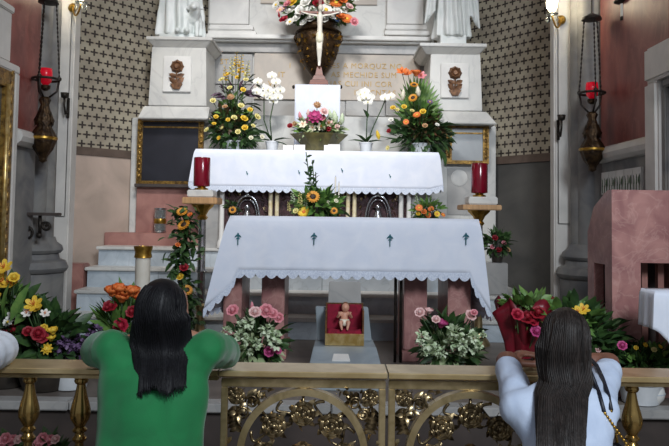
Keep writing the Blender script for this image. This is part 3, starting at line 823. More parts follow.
def cloth_sheet(name, rect, z, drops, flare, ripple, label, cat='altar cloth', seed=1, rows=10, lace=True, corner=0.06, flare_r=1.0):
    """cloth draped over a rectangular top: rect x0,x1,y0,y1; drops = front, side; corners fall lower and flare"""
    x0, x1, y0, y1 = rect; r_ = random.Random(seed)
    # perimeter points front-left .. around sides (open at the back)
    per = []
    n = 14
    for i in range(n + 1): per.append((x0, y1 + (y0 - y1) * i / n, -1, 0, i / n))                    # left side going forward
    for i in range(1, 61): u = i / 60; per.append((x0 + (x1 - x0) * u, y0, 0, -1, u))
    for i in range(1, n + 1): per.append((x1, y0 + (y1 - y0) * i / n, 1, 0, 1 - i / n))
    def info(k):
        px_, py_, nx, ny, u = per[k]
        if nx == 0:
            e = min(u, 1 - u) * (x1 - x0); side = -1 if u < 0.5 else 1
            c = max(0.0, 1 - e / corner)
            d = drops[0] + (drops[1] - drops[0]) * c ** 0.6
            return d, c, Vector((side * c, -1, 0)).normalized()
        e = (1 - u) * (y1 - y0); c = max(0.0, 1 - e / 0.3)
        return drops[1], c, Vector((nx, -c * 0.8, 0)).normalized()
    def pos(k, v):
        px_, py_, nx, ny, u = per[k]; d, c, o = info(k)
        out = (flare if px_ < (x0 + x1) / 2 else flare * flare_r) * c * v ** 0.9 + ripple * v * (0.5 + 0.5 * math.sin(k * 0.9 + seed)) + 0.006
        r0 = 0.012 * min(1, v * 8)
        return Vector((px_ + o.x * (out + r0), py_ + o.y * (out * (0.35 if c else 1.0) + r0), z + 0.004 - d * v))
    b = MB(); m = len(per); n0 = 0
    for k in range(m):
        for j in range(rows + 1): b.v.append(tuple(pos(k, j / rows)))
    for k in range(m - 1):
        for j in range(rows):
            a = k * (rows + 1) + j; b.face(a, a + 1, a + rows + 2, a + rows + 1)
    top = len(b.v); ny_ = 4
    b.v += [(x0, y1, z + 0.004), (x0, y0, z + 0.004), (x1, y0, z + 0.004), (x1, y1, z + 0.004)]
    b.face(top, top + 1, top + 2, top + 3)
    cl = b.build(name, 'cloth', None, True, auto=50)
    md = cl.modifiers.new('thickness', 'SOLIDIFY'); md.thickness = 0.004; md.offset = -1
    tag(cl, label, cat)
    if lace:                                                           # scalloped lace along the hem
        lb = MB(); off = 0
        acc = 0.0; prev = pos(0, 1)
        samples = []
        for k in range(m - 1):
            a, c = pos(k, 1), pos(k + 1, 1)
            q = max(1, int((c - a).length / 0.008))
            for i in range(q): samples.append((a.lerp(c, i / q)))
        acc = 0; W = 0.075; lastp = samples[0]; rows3 = []
        for p in samples:
            acc += (p - lastp).length; lastp = p
            f = (acc / W) % 1.0; dl = 0.014 + 0.034 * math.sin(PI * f) ** 0.6
            rows3.append((p + Vector((0, -0.002, 0.012)), p + Vector((0, -0.003, -dl * 0.5)), p + Vector((0, -0.003, -dl))))
        nn = 0
        for r3 in rows3:
            lb.v += [tuple(q) for q in r3]
        for i in range(len(rows3) - 1):
            for j in range(2):
                a = i * 3 + j; lb.face(a, a + 1, a + 4, a + 3)
        lo = lb.build('lace_border', 'lace', cl, True)
    return cl
hc = cloth_sheet('altar_cloth', (x0, x1, HY, HY + 0.5), zt, (0.36, 0.33), 0.05, 0.012, 'white scalloped cloth on the high altar, under the big flower arrangements', seed=2, corner=0.05)
def motif(parent, px, py, Y, kind, s):
    b = MB(); c = P(px, py, Y)
    if kind == 'arrow':                                                # embroidered upright shoot with two side leaves
        b.box(c.x - s * 0.08, c.x + s * 0.08, Y - 0.002, Y, c.z - s, c.z + s * 0.7)
        for q in (-1, 1):
            b.leaf((c.x, Y - 0.002, c.z + s * 0.75), (q * 0.9, 0, -0.75), s * 0.75, s * 0.28, 0, PI / 2)
            b.leaf((c.x, Y - 0.002, c.z + s * 0.2), (q * 0.9, 0, -0.55), s * 0.4, s * 0.18, 0, PI / 2)
        b.leaf((c.x, Y - 0.002, c.z + s * 0.5), (0, 0, 1), s * 0.6, s * 0.35, 0, 0)
    else:
        b.leaf((c.x, Y - 0.002, c.z + s * 0.2), (0.3, 0, -1), s * 1.2, s * 0.7, 0, PI / 2); b.leaf((c.x, Y - 0.002, c.z + s * 0.1), (-0.5, 0, 1), s * 0.9, s * 0.5, 0, PI / 2)
    b.build('embroidered_motif', 'teal_thread', parent)
for px, py in ((247, 173), (299, 172), (342, 170), (390, 176)): motif(hc, px, py, HY - 0.028, 'dot', 0.02)

# ================================================================ main altar table and cloth
AY = 4.92; AX0, AX1 = P(231, 217, AY).x, P(478, 219, AY).x
AZ = P(354, 218, AY).z; AB = AY + 0.85
t = thing('altar_table', ((AX0 + AX1) / 2, AY + 0.42, 0.45), 'free-standing altar table on pink marble legs before the steps', 'altar')
MB().box(AX0 + 0.03, AX1 - 0.03, AY + 0.03, AB, AZ - 0.08, AZ - 0.002).build('tabletop', 'pink_marble', t, bevel=0.01)
for (a, c, yy) in ((223, 241, AY + 0.12), (261, 284, AY + 0.20), (404, 427, AY + 0.20), (448, 471, AY + 0.12)):
    xa, xb = P(a, 320, yy).x, P(c, 320, yy).x
    lg = MB().box(xa, xb, yy, yy + 0.5, 0.53, AZ - 0.082).build('leg', 'pink_marble', t, bevel=0.008)
    MB().box(xa - 0.02, xb + 0.02, yy - 0.02, yy + 0.52, 0.45, 0.528).build('foot_block', 'pink_marble', lg, bevel=0.008)
for px in (395.5, 401):
    p = P(px, 300, AY + 0.17); MB().tube([(p.x, p.y, 0.452), (p.x, p.y, AZ - 0.085)], 0.011, 8).build('iron_post', 'dark_metal', t, True)
ac = cloth_sheet('altar_cloth', (AX0, AX1, AY, AB), AZ, (0.385, 0.66), 0.20, 0.01, 'white lace-edged cloth with teal embroidered shoots on the front altar table', seed=5, corner=0.035, flare_r=0.5)
for px, py in ((238, 239), (314, 239), (390, 240.5), (466, 239)): motif(ac, px, py, AY - 0.030, 'arrow', 0.042)

# ================================================================ crucifix, stand, urn
SY = 6.94
x0, x1, y0, y1, z0, z1 = pb(294.5, 85, 340, 149, SY, 0.2)
zsh = zt + 0.008
t = thing('cloth_stand', ((x0 + x1) / 2, SY + 0.1, zsh), 'small white cloth-draped stand under the crucifix', 'stand')
MB().box(x0 + 0.012, x1 - 0.012, y0 + 0.012, y1, zsh, z1 - 0.004).build('block', 'dark_metal', t)
b = MB()
nn = 24; row = []
for i in range(nn + 1):
    u = i / nn; xx = x0 + (x1 - x0) * u
    row.append([(xx, y1 + 0.003, z1), (xx, y0, z1), (xx, y0 - 0.004 - 0.003 * math.sin(i * 1.3), z1 - 0.2), (xx, y0 - 0.006 - 0.006 * math.sin(i * 1.3), zsh + 0.01)])
b.rings(row, caps=False, closed=False); o = b.build('drape', 'cloth', t, True, auto=50)
md = o.modifiers.new('thickness', 'SOLIDIFY'); md.thickness = 0.005; md.offset = 1
for px in (293.5, 341): 
    p = P(px, 87, SY + 0.05); MB().ell(p, (0.014, 0.02, 0.02), None, 10, 7).build('corner_knob', 'dark_metal', t, True)

cp = P(319, 84, SY + 0.07)
t = thing('crucifix', (cp.x, cp.y, z1 + 0.004), 'wooden crucifix with ivory figure on stepped red-brown base', 'crucifix')
zb = z1 + 0.004; zarm = P(319, 13, SY + 0.07).z
MB().frus((cp.x - 0.095, cp.x + 0.095, cp.y - 0.07, cp.y + 0.07), zb, (cp.x - 0.088, cp.x + 0.088, cp.y - 0.065, cp.y + 0.065), zb + 0.05).build('base_step', 'wood_red', t, bevel=0.004)
MB().frus((cp.x - 0.07, cp.x + 0.07, cp.y - 0.055, cp.y + 0.055), zb + 0.051, (cp.x - 0.05, cp.x + 0.05, cp.y - 0.045, cp.y + 0.045), zb + 0.10).build('base_step', 'wood_red', t, bevel=0.004)
MB().frus((cp.x - 0.04, cp.x + 0.04, cp.y - 0.04, cp.y + 0.04), zb + 0.101, (cp.x - 0.022, cp.x + 0.022, cp.y - 0.022, cp.y + 0.022), zb + 0.19).build('base_neck', 'wood_red', t, bevel=0.004)
MB().box(cp.x - 0.016, cp.x + 0.016, cp.y - 0.011, cp.y + 0.011, zb + 0.191, zarm + 0.22).build('upright', 'wood_red', t, bevel=0.003)
MB().box(cp.x - 0.21, cp.x + 0.21, cp.y - 0.0235, cp.y - 0.0115, zarm - 0.014, zarm + 0.014).build('crossbeam', 'wood_red', t, bevel=0.003)
f = MB(); fy = cp.y - 0.045; hip = zarm - 0.25
f.cap((cp.x, fy, zarm - 0.05), (cp.x, fy, zarm - 0.15), 0.032, 0.025); f.cap((cp.x, fy, zarm - 0.15), (cp.x, fy, hip), 0.025, 0.030)
f.ell((cp.x + 0.005, fy - 0.015, zarm + 0.035), (0.026, 0.03, 0.036))
f.cap((cp.x, fy, zarm - 0.03), (cp.x, fy - 0.008, zarm + 0.02), 0.016, 0.014)
for s in (-1, 1):
    f.cap((cp.x + s * 0.035, fy, zarm - 0.04), (cp.x + s * 0.11, fy + 0.01, zarm - 0.025), 0.012, 0.010); f.cap((cp.x + s * 0.11, fy + 0.01, zarm - 0.025), (cp.x + s * 0.19, fy + 0.012, zarm), 0.010, 0.008)
    f.cap((cp.x + s * 0.018, fy, hip), (cp.x + s * 0.014, fy - 0.025, hip - 0.13), 0.018, 0.014); f.cap((cp.x + s * 0.014, fy - 0.025, hip - 0.13), (cp.x + s * 0.006, fy + 0.005, hip - 0.26), 0.016, 0.010)
    f.cap((cp.x + s * 0.006, fy + 0.005, hip - 0.26), (cp.x + s * 0.006, fy - 0.012, hip - 0.30), 0.010, 0.008)
place_mesh('corpus', remeshed(f, 0.006, 2), 'white_wax', t)
f = MB().lathe([(0.034, hip - 0.07), (0.039, hip - 0.03), (0.034, hip + 0.03)], (cp.x, fy, 0), 20, None, lambda a, z: 1 + 0.06 * math.sin(9 * a)); f.build('loincloth', 'petal_cream', t, True)

UY = 7.27
gz = P(318, 116, 7.17).z
# urn stands on a tall block on the gradine, hidden by the stand
uc = P(318, 60, UY)
t = thing('bronze_urn', (uc.x, UY, gz), 'ornate bronze urn holding the mixed bouquet behind the crucifix', 'urn')
H0 = P(318, 78, UY).z; H1 = P(318, 24, UY).z; hh = H1 - H0
MB().lathe([(0.10, gz), (0.10, gz + 0.03), (0.06, gz + 0.06), (0.04, H0 - 0.02), (0.05, H0)], (uc.x, UY, 0), 24).build('foot', 'bronze', t, True, auto=40)
body = MB().lathe([(0.05, H0), (0.10, H0 + 0.1 * hh), (0.16, H0 + 0.25 * hh), (0.205, H0 + 0.45 * hh), (0.22, H0 + 0.62 * hh), (0.235, H0 + 0.74 * hh), (0.22, H0 + 0.80 * hh)], (uc.x, UY, 0), 48, None, lambda a, z: 1 + 0.03 * math.sin(11 * a) * math.sin(z * 55)).build('body', 'bronze', t, True)
MB().lathe([(0.218, H0 + 0.801 * hh), (0.245, H0 + 0.83 * hh), (0.215, H0 + 0.87 * hh), (0.18, H0 + 0.9 * hh), (0.185, H0 + 0.99 * hh), (0.21, H1), (0.17, H1), (0.15, H1 - 0.1)], (uc.x, UY, 0), 40).build('neck', 'bronze', t, True, auto=40)
b = MB(); r_ = random.Random(3)
for i in range(140):
    a = r_.uniform(PI, 2 * PI); u = r_.uniform(0.12, 0.75); rad = 0.06 + 0.175 * min(1, u * 1.45) ** 0.8
    p = Vector((uc.x + rad * math.cos(a), UY + rad * math.sin(a), H0 + u * hh))
    b.leaf(p, (r_.uniform(-1, 1), -0.1, r_.uniform(-1, 1)), 0.05, 0.03, 0.35)
b.build('relief_leaves', 'gold', body, True, kind='stuff')
for s in (-1, 1):
    b = MB(); pts = [(uc.x + s * (0.21 + 0.035 * math.sin(PI * i / 10)), UY, H0 + hh * (0.62 + 0.22 * i / 10)) for i in range(11)]
    b.tube(pts, 0.014, 8); b.build('handle', 'bronze', t, True)
t = thing('flower_bouquet', (uc.x, UY, H1 - 0.1), 'large mixed bouquet of white, red, orange and blue blooms in the bronze urn', 'bouquet')
foliage(t, (uc.x, UY - 0.05, H1 + 0.16), (0.36, 0.14, 0.16), 230, 0.11, 0.05, 'leaf_mid', seed=8)
blooms(t, (uc.x, UY, H1 - 0.08), UY - 0.17, [
    (302, 11, 'rose', 'white', .16), (311, 19, 'rose', 'white', .13), (297, 19, 'rose', 'white', .12), (326, 10, 'daisy', 'white', .15), (331, 17, 'rose', 'white', .12),
    (343, 9, 'rose', 'white', .12), (293, 2, 'rose', 'yellow', .15), (284, 20, 'rose', 'crimson', .11), (336, 19, 'daisy', 'blue', .09), (336, 3, 'gerbera', 'orange', .15),
    (347, 19, 'gerbera', 'orange', .13), (349, 7, 'rose', 'pale_pink', .10), (354, 22, 'rose', 'pink', .10), (330, -2, 'rose', 'purple', .10), (318, 4, 'rose', 'red', .13),
    (276, 5, 'daisy', 'white', .10), (284, 9, 'daisy', 'purple', .09), (279, 15, 'bud', 'red', .06), (310, -6, 'rose', 'pink', .15), (298, -12, 'lily', 'white', .20), (322, -14, 'lily', 'white', .2),
    (340, -10, 'rose', 'crimson', .14), (286, -9, 'gerbera', 'orange', .14), (354, -3, 'daisy', 'white', .12), (318, -26, 'rose', 'yellow', .15), (304, -26, 'rose', 'pink', .13), (333, -26, 'rose', 'white', .14), (318, 14, 'daisy', 'white', .12), (306, 3, 'rose', 'white', .13), (290, 12, 'rose', 'white', .11), (314, 10, 'rose', 'white', .12), (324, 20, 'rose', 'white', .11), (337, 11, 'rose', 'white', .11), (304, 23, 'rose', 'white', .10), (290, 22, 'daisy', 'white', .10), (341, 17, 'rose', 'orange', .11), (288, 4, 'rose', 'pink', .1), (342, 0, 'rose', 'orange', .12), (328, 3, 'rose', 'cream', .11), (280, 10, 'daisy', 'pale_pink', .09)], 0.03)

# ================================================================ flowers standing on the high altar
def pot(parent, c, r0, r1, h, mat, name='pot', seg=24, rim=True):
    pr = [(r0 * 0.9, 0), (r0, 0.004), (r1, h - 0.015)] + ([(r1 * 1.07, h - 0.012), (r1 * 1.07, h)] if rim else [(r1, h)]) + [(r1 * 0.9, h), (r1 * 0.86, h - 0.03)]
    return MB().lathe(pr, c, seg).build(name, mat, parent, True, auto=40)
FY = 6.86; zs = zt + 0.009
# left
c = P(234, 150, FY); c.z = zs
t = thing('flower_arrangement', c, 'tall yellow and green flower arrangement left of the white orchid', 'flowers')
pot(t, c, 0.07, 0.09, 0.10, 'pot_white')
foliage(t, c + Vector((-0.0, 0, 0.20)), (0.24, 0.12, 0.20), 330, 0.10, 0.045, 'leaf_dark', seed=21, zmin=zs + 0.02)
foliage(t, c + Vector((-0.02, -0.02, 0.36)), (0.16, 0.10, 0.18), 120, 0.10, 0.035, 'leaf_mid', seed=22)
foliage(t, c + Vector((-0.06, -0.06, 0.30)), (0.13, 0.06, 0.12), 70, 0.09, 0.045, 'leaf_bronze', seed=23)
foliage(t, c + Vector((0.0, -0.03, 0.56)), (0.17, 0.05, 0.08), 40, 0.12, 0.04, 'leaf_purple', seed=24)
blooms(t, c + Vector((0, 0, 0.05)), FY - 0.17, [
    (232, 70, 'spike', 'pale_yellow', .24), (240, 68, 'spike', 'yellow', .26), (246, 72, 'spike', 'pale_yellow', .22), (226, 76, 'spike', 'yellow', .2),
    (228, 75, 'rose', 'yellow', .07), (238, 78, 'rose', 'yellow', .07), (222, 80, 'rose', 'pale_yellow', .07), (246, 80, 'rose', 'pale_yellow', .06),
    (213, 101, 'rose', 'pale_yellow', .065), (241, 106, 'rose', 'pale_yellow', .07), (216, 117, 'rose', 'yellow', .055), (234, 118, 'rose', 'pale_yellow', .065), (244, 119, 'rose', 'yellow', .085), (245, 128, 'rose', 'yellow', .07),
    (257, 117, 'rose', 'pale_yellow', .075), (225, 107, 'rose', 'tan', .06), (207, 130, 'rose', 'pale_yellow', .06), (222, 128, 'rose', 'pale_yellow', .04), (231, 98, 'pompom', 'tan', .09), (251, 138, 'rose', 'cream', .05), (262, 137, 'rose', 'cream', .05), (236, 62, 'spike', 'yellow', .2), (243, 90, 'rose', 'yellow', .06), (230, 88, 'rose', 'pale_yellow', .06), (250, 110, 'rose', 'yellow', .06), (228, 120, 'rose', 'yellow', .05), (238, 132, 'rose', 'pale_yellow', .06), (214, 124, 'rose', 'yellow', .05), (253, 126, 'rose', 'pale_yellow', .05), (219, 138, 'rose', 'yellow', .045)], 0.03)
# white orchids
def orchid(px_pot, label, stems, leaves, extra):
    c = P(px_pot, 148, FY + 0.08); c.z = zs
    t = thing('potted_orchid', c, label, 'orchid')
    pot(t, c, 0.05, 0.065, 0.11, 'pot_white')
    b = MB(); fl = []
    for (pts, flowers) in stems:
        q = [c + Vector((0, 0, 0.08))] + [P(a, d, FY + 0.04) for a, d in pts]
        b.tube(q, 0.006, 6)
        fl += flowers
    b.build('flower_stem', 'stem_green', t, True)
    for i, (a, d) in enumerate(fl):
        inst(flower_mesh('orchid', 'white'), 'orchid_flower', t, P(a, d, FY + R.uniform(-0.03, 0.03)), (R.uniform(-.5, .5), -1, R.uniform(-.1, .4)), 0.105, 0)
    for (dx, dz, L) in leaves:
        b = MB(); b.leaf(c + Vector((0, -0.01, 0.10)), (dx, -0.25, dz), L, 0.075, 0.3, 0.0 if dx > 0 else 0.0); b.build('leaf', 'leaf_dark', t, True)
    for (a, d, dx, dz, L, W) in extra:
        b = MB(); b.leaf(P(a, d, FY + 0.03), (dx, -0.2, dz), L, W, 0.35, 0.2); b.build('leaf', 'leaf_dark', t, True)
orchid(272, 'white moth orchid beside the yellow arrangement on the high altar',
       [([(264, 120), (264, 95), (260, 78)], [(258, 82), (257, 92), (264, 88)]), ([(270, 120), (275, 95), (274, 76)], [(272, 76), (276, 82), (268, 90), (274, 92), (280, 90), (270, 97), (265, 95), (273, 101), (278, 97)])],
       [(1, 0.5, 0.2), (0.9, 0.05, 0.18), (-0.9, 0.4, 0.15), (-0.4, 0.8, 0.16)],
       [(262, 100, -1, 0.7, 0.2, 0.06), (262, 90, -0.8, 0.9, 0.16, 0.05), (258, 80, -1, 0.0, 0.13, 0.05), (262, 106, -1, 0.3, 0.2, 0.05), (256, 74, -0.9, -0.5, 0.12, 0.05), (262, 112, -0.9, 0.9, 0.15, 0.05)])
orchid(366, 'white moth orchid between the flower bowl and the orange arrangement',
       [([(367, 120), (368, 104)], [(360, 94), (365, 92), (370, 97), (362, 99), (368, 102), (366, 97)]), ([(374, 125), (382, 108), (386, 98)], [(385, 98), (391, 97)])],
       [(-1, 0.45, 0.19), (-0.5, 0.7, 0.15), (0.9, 0.4, 0.18), (0.4, 0.9, 0.12)], [(368, 118, -0.3, 1.0, 0.10, 0.05)])
# flower bowl in the centre
c = P(319, 145, 6.775); c.z = zs
t = thing('flower_bowl', c, 'olive bowl of pink blossom and pale lilies in front of the draped stand', 'flowers')
MB().lathe([(0.10, 0.0), (0.12, 0.0), (0.14, 0.03), (0.27, 0.155), (0.285, 0.17), (0.265, 0.165), (0.12, 0.05)], c, 6, Matrix.Diagonal((1, 0.62, 1)).to_3x3()).build('bowl', 'bowl_olive', t)
foliage(t, c + Vector((0, 0, 0.22)), (0.2, 0.1, 0.09), 170, 0.1, 0.04, 'leaf_pale', seed=31, zmin=c.z + 0.12)
foliage(t, c + Vector((0, 0.02, 0.20)), (0.19, 0.1, 0.07), 120, 0.09, 0.04, 'leaf_mid', seed=32, zmin=c.z + 0.12)
blooms(t, c + Vector((0, 0, 0.1)), 6.70, [(315, 118, 'pompom', 'magenta', .17), (309, 121, 'rose', 'magenta', .09), (322, 119, 'rose', 'pink', .09), (324, 112, 'rose', 'pale_pink', .09), (317, 106, 'pompom', 'tan', .10),
    (300, 116, 'bud', 'pink', .09), (308, 113, 'bud', 'pale_pink', .08), (335, 117, 'bud', 'green_white', .14), (342, 119, 'bud', 'green_white', .12), (330, 114, 'bud', 'green_white', .10), (303, 125, 'lily', 'cream', .10),
    (312, 128, 'lily', 'cream', .09), (321, 127, 'lily', 'cream', .10), (329, 124, 'lily', 'pale_pink', .10), (290, 126, 'rose', 'red', .06), (295, 124, 'rose', 'tan', .06), (328, 129, 'rose', 'red', .07), (337, 127, 'rose', 'pale_pink', .06)], 0.03)
# right arrangement
c = P(421, 153, FY); c.z = zs
t = thing('flower_arrangement', c, 'pyramid arrangement of palm leaves, orange lilies and sunflowers on the high altar', 'flowers')
pot(t, c, 0.08, 0.10, 0.10, 'pot_white')
foliage(t, c + Vector((0.0, 0, 0.20)), (0.27, 0.12, 0.17), 330, 0.11, 0.045, 'leaf_dark', seed=41, zmin=zs + 0.02)
foliage(t, c + Vector((0.02, -0.06, 0.24)), (0.2, 0.07, 0.11), 130, 0.08, 0.04, 'leaf_bronze', seed=42)
foliage(t, c + Vector((0.0, 0, 0.38)), (0.17, 0.09, 0.14), 110, 0.11, 0.04, 'leaf_mid', seed=43)
for i in range(22):                                                     # palm fan
    a = math.radians(-75 + 150 * i / 21); b = MB()
    zz = 0.34 + 0.16 * (1 - abs(i - 10.5) / 10.5)
    b.leaf(c + Vector((-0.03, 0.03, zz)), (math.sin(a) * 1.0, -0.1, max(0.15, math.cos(a))), 0.24 + 0.08 * math.cos(a), 0.05, 0.05, PI / 2); b.build('palm_leaf', 'leaf_mid', t, True)
for (px, py, dx, dz) in ((440, 128, 1, -0.2), (443, 134, 1, -0.5), (440, 140, 0.8, -0.9), (436, 145, 0.5, -1), (446, 126, 1, 0.2), (441, 150, 0.4, -1)):
    b = MB(); b.leaf(P(px, py, FY - 0.12), (dx, -0.3, dz), 0.17, 0.07, 0.2, 0.2); b.build('trailing_leaf', 'leaf_dark', t, True)
blooms(t, c + Vector((0, 0, 0.05)), FY - 0.18, [
    (402, 72, 'lily', 'orange', .13), (408, 74, 'lily', 'orange', .13), (416, 74, 'tulip', 'orange', .13), (421, 76, 'lily', 'pink', .12), (414, 85, 'sunflower', 'amber', .085), (413, 98, 'sunflower', 'amber', .09),
    (403, 95, 'bud', 'cream', .11), (418, 91, 'bud', 'cream', .12), (393, 108, 'rose', 'yellow', .06), (397, 110, 'rose', 'pale_yellow', .05), (404, 107, 'rose', 'yellow', .06), (412, 111, 'rose', 'pale_yellow', .05), (423, 112, 'rose', 'yellow', .07),
    (391, 120, 'rose', 'white', .055), (437, 125, 'rose', 'white', .05), (417, 115, 'gerbera', 'orange', .08), (378, 135, 'bud', 'yellow', .10), (406, 122, 'gerbera', 'orange', .06), (389, 131, 'rose', 'red', .05), (425, 126, 'rose', 'tan', .06), (388, 148, 'rose', 'pale_yellow', .05), (430, 102, 'daisy', 'purple', .06)], 0.04)
# folded white cards at the edge of the high altar
for (a, d, e, g) in ((283, 145, 293, 151, ), (294, 144.5, 305, 151), (324, 144, 340, 151)):
    x0_, x1_, y0_, y1_, z0_, z1_ = pb(a, d, e, g, HY + 0.05, 0.03)
    b = MB()
    b.rings([[(x0_, y0_, zs), (x0_, y0_ + 0.004, zs), (x0_, y0_ + 0.018, z1_ - 0.004), (x0_, y0_ + 0.032, zs), (x0_, y0_ + 0.036, zs), (x0_, y0_ + 0.018, z1_)],
             [(x1_, y0_, zs), (x1_, y0_ + 0.004, zs), (x1_, y0_ + 0.018, z1_ - 0.004), (x1_, y0_ + 0.032, zs), (x1_, y0_ + 0.036, zs), (x1_, y0_ + 0.018, z1_)]])
    tag(b.build('folded_card', 'white_stone'), {283: 'white folded card, leftmost of the three along the high altar edge', 294: 'white folded card touching the left side of the flower bowl', 324: 'widest white folded card, under the right of the flower bowl'}[a], 'card', 'white cards on the high altar')

# ================================================================ things on the main altar table
zA = AZ + 0.010; TY = AY + 0.62
c = P(314, 217, TY); c.z = zA
t = thing('flower_arrangement', c, 'sunflower and yellow stock arrangement in the middle of the front altar table', 'flowers')
pot(t, c, 0.05, 0.06, 0.05, 'pot_dark')
foliage(t, c + Vector((0.02, 0, 0.09)), (0.17, 0.07, 0.08), 170, 0.10, 0.05, 'leaf_mid', seed=51, zmin=zA + 0.02)
foliage(t, c + Vector((0.06, 0.03, 0.09)), (0.16, 0.06, 0.08), 100, 0.10, 0.05, 'leaf_dark', seed=52, zmin=zA + 0.02)
blooms(t, c + Vector((0, 0, 0.03)), TY - 0.09, [(313, 197, 'sunflower', 'amber', .105), (304, 212, 'gerbera', 'yellow', .10), (294, 198, 'spike', 'green_white', .14), (301, 200, 'spike', 'pale_yellow', .14), (306, 203, 'spike', 'green_white', .12),
    (290, 208, 'spike', 'pale_yellow', .10), (334, 211, 'sunflower', 'amber', .06), (296, 211, 'rose', 'pale_yellow', .05), (328, 203, 'rose', 'cream', .04), (336, 201, 'rose', 'cream', .04)], 0.03)
b = MB()
for k in range(4):
    top = P(306 + 3.2 * k, (152, 166, 160, 172)[k], TY); b.tube([c + Vector((-0.02, 0.02, 0.05)), c.lerp(top, 0.5) + Vector((0.004 * k, 0, 0)), top], 0.004, 5)
    for j in range(9): b.leaf(c.lerp(top, 0.35 + 0.07 * j), (R.uniform(-1, 1), -0.4, R.uniform(0.2, 1)), 0.055, 0.025, 0.2)
b.build('tall_sprigs', 'leaf_dark', t, True)
for (px, py0) in ((330.5, 188), (335, 177), (338.5, 183)):
    q = P(px, 217, TY + 0.14); q.z = zA; top = P(px, py0, TY + 0.14).z
    cd = thing('taper_candle', q, {330.5: 'thin white candle, shortest and leftmost of three on the front altar', 335: 'tallest thin white candle, middle of three on the front altar', 338.5: 'thin white candle, rightmost of three on the front altar'}[px], 'candle', 'taper candles on the front altar')
    MB().lathe([(0.016, 0), (0.016, 0.01), (0.006, 0.02), (0.006, 0.05), (0.012, 0.055), (0.012, 0.06), (0.004, 0.061)], q, 12).build('holder', 'gold', cd, True, auto=40)
    MB().lathe([(0.007, 0.0), (0.0065, top - q.z - 0.06)], q + Vector((0, 0, 0.06)), 10).build('wax', 'white_wax', cd, True, auto=40)
    MB().tube([(q.x, q.y, top), (q.x, q.y, top + 0.012)], 0.0015, 5).build('wick', 'dark_metal', cd)
c = P(430, 218, TY); c.z = zA
t = thing('flower_arrangement', c, 'low orange and green posy at the right of the front altar table', 'flowers')
pot(t, c, 0.04, 0.05, 0.04, 'pot_dark')
foliage(t, c + Vector((-0.02, 0, 0.06)), (0.11, 0.06, 0.06), 120, 0.07, 0.035, 'leaf_mid', seed=61, zmin=zA + 0.01)
blooms(t, c + Vector((0, 0, 0.03)), TY - 0.07, [(419, 208, 'gerbera', 'orange', .06), (424, 212, 'rose', 'orange', .05), (431, 209, 'gerbera', 'orange', .05), (437, 214, 'gerbera', 'yellow', .05), (418, 214, 'rose', 'yellow', .04), (428, 215, 'rose', 'orange', .05), (417, 199, 'spike', 'green_white', .10), (443, 215, 'daisy', 'orange', .04)], 0.02)
c = P(232, 217, TY - 0.1); c.z = zA
t = thing('flower_arrangement', c, 'single small sunflower posy at the left end of the front altar table', 'flowers')
pot(t, c, 0.03, 0.035, 0.04, 'pot_dark')
foliage(t, c + Vector((0, 0, 0.05)), (0.045, 0.04, 0.05), 40, 0.05, 0.03, 'leaf_dark', seed=62, zmin=zA + 0.01)
blooms(t, c + Vector((0, 0, 0.03)), TY - 0.16, [(232.5, 210, 'sunflower', 'amber', .06)], 0.0)

# ================================================================ candle stands with red candles
def candle_stand(cx_px, cand, wb_, slab, shaft_px, Y, lab, clab):
    base = P(shaft_px, 330, Y); cx = base.x
    sx0, sx1, sy0, sy1, sz0, sz1 = pb(*slab, Y - 0.14, 0.28)
    wx0, wx1, _, _, wz0, wz1 = pb(*wb_, Y - 0.10, 0.2)
    mx = (sx0 + sx1) / 2
    t = thing('candle_stand', (cx, Y, 0.45), lab, 'candle stand', 'candle stands beside the front altar')
    pr = [(0.095, 0.45), (0.095, 0.47), (0.075, 0.50), (0.05, 0.53), (0.035, 0.58), (0.03, 0.7), (0.045, 0.72), (0.045, 0.74), (0.028, 0.76)]
    MB().lathe(pr, (mx, Y, 0), 24).build('foot', 'gate_brass', t, True, auto=40)
    sh = MB().lathe([(0.033, 0.761), (0.031, 1.0), (0.042, 1.02), (0.031, 1.04), (0.029, sz0 - 0.13)], (mx, Y, 0), 20, None, lambda a, z: 1 + 0.08 * math.cos(8 * a)).build('shaft', 'silver', t, True, auto=40)
    MB().lathe([(0.03, sz0 - 0.129), (0.045, sz0 - 0.11), (0.03, sz0 - 0.09), (0.05, sz0 - 0.05), (0.085, sz0 - 0.015), (0.09, sz0 - 0.001)], (mx, Y, 0), 20, None, lambda a, z: 1 + 0.06 * math.cos(10 * a)).build('capital', 'gold', t, True, auto=40)
    MB().box(sx0, sx1, sy0, sy1, sz0, sz1 - 0.002).build('wooden_top', 'wood_pale', t, bevel=0.006)
    MB().box(wx0, wx1, Y - 0.10, Y + 0.10, sz1, wz1 - 0.002).build('marble_block', 'white_marble', t, bevel=0.008)
    c0, c1, _, _, cz0, cz1 = pb(*cand, Y - 0.055, 0.1)
    cc = (c0 + c1) / 2; r = (c1 - c0) / 2
    k = thing('votive_candle', (cc, Y, wz1), clab, 'candle', 'red altar candles')
    MB().lathe([(r * 0.8, wz1), (r * 0.8, wz1 + 0.012), (r * 0.45, wz1 + 0.02), (r * 0.5, cz0 - 0.005), (r * 0.8, cz0)], (cc, Y, 0), 20).build('brass_foot', 'gold', k, True, auto=40)
    MB().lathe([(r * 0.96, cz0 + 0.001), (r, cz0 + 0.01), (r, cz1 - 0.006), (r * 0.95, cz1), (r * 0.85, cz1), (r * 0.82, cz1 - 0.02)], (cc, Y, 0), 28).build('red_glass', 'red_glass', k, True, auto=40)
    return t
candle_stand(200, (192.5, 157, 209, 186), (187, 189.5, 213, 197), (182, 197, 217, 204), 199, 5.82, 'silver-shafted candle stand wrapped in sunflowers, left of the front altar', 'red glass candle on the left stand, in front of the dark picture')
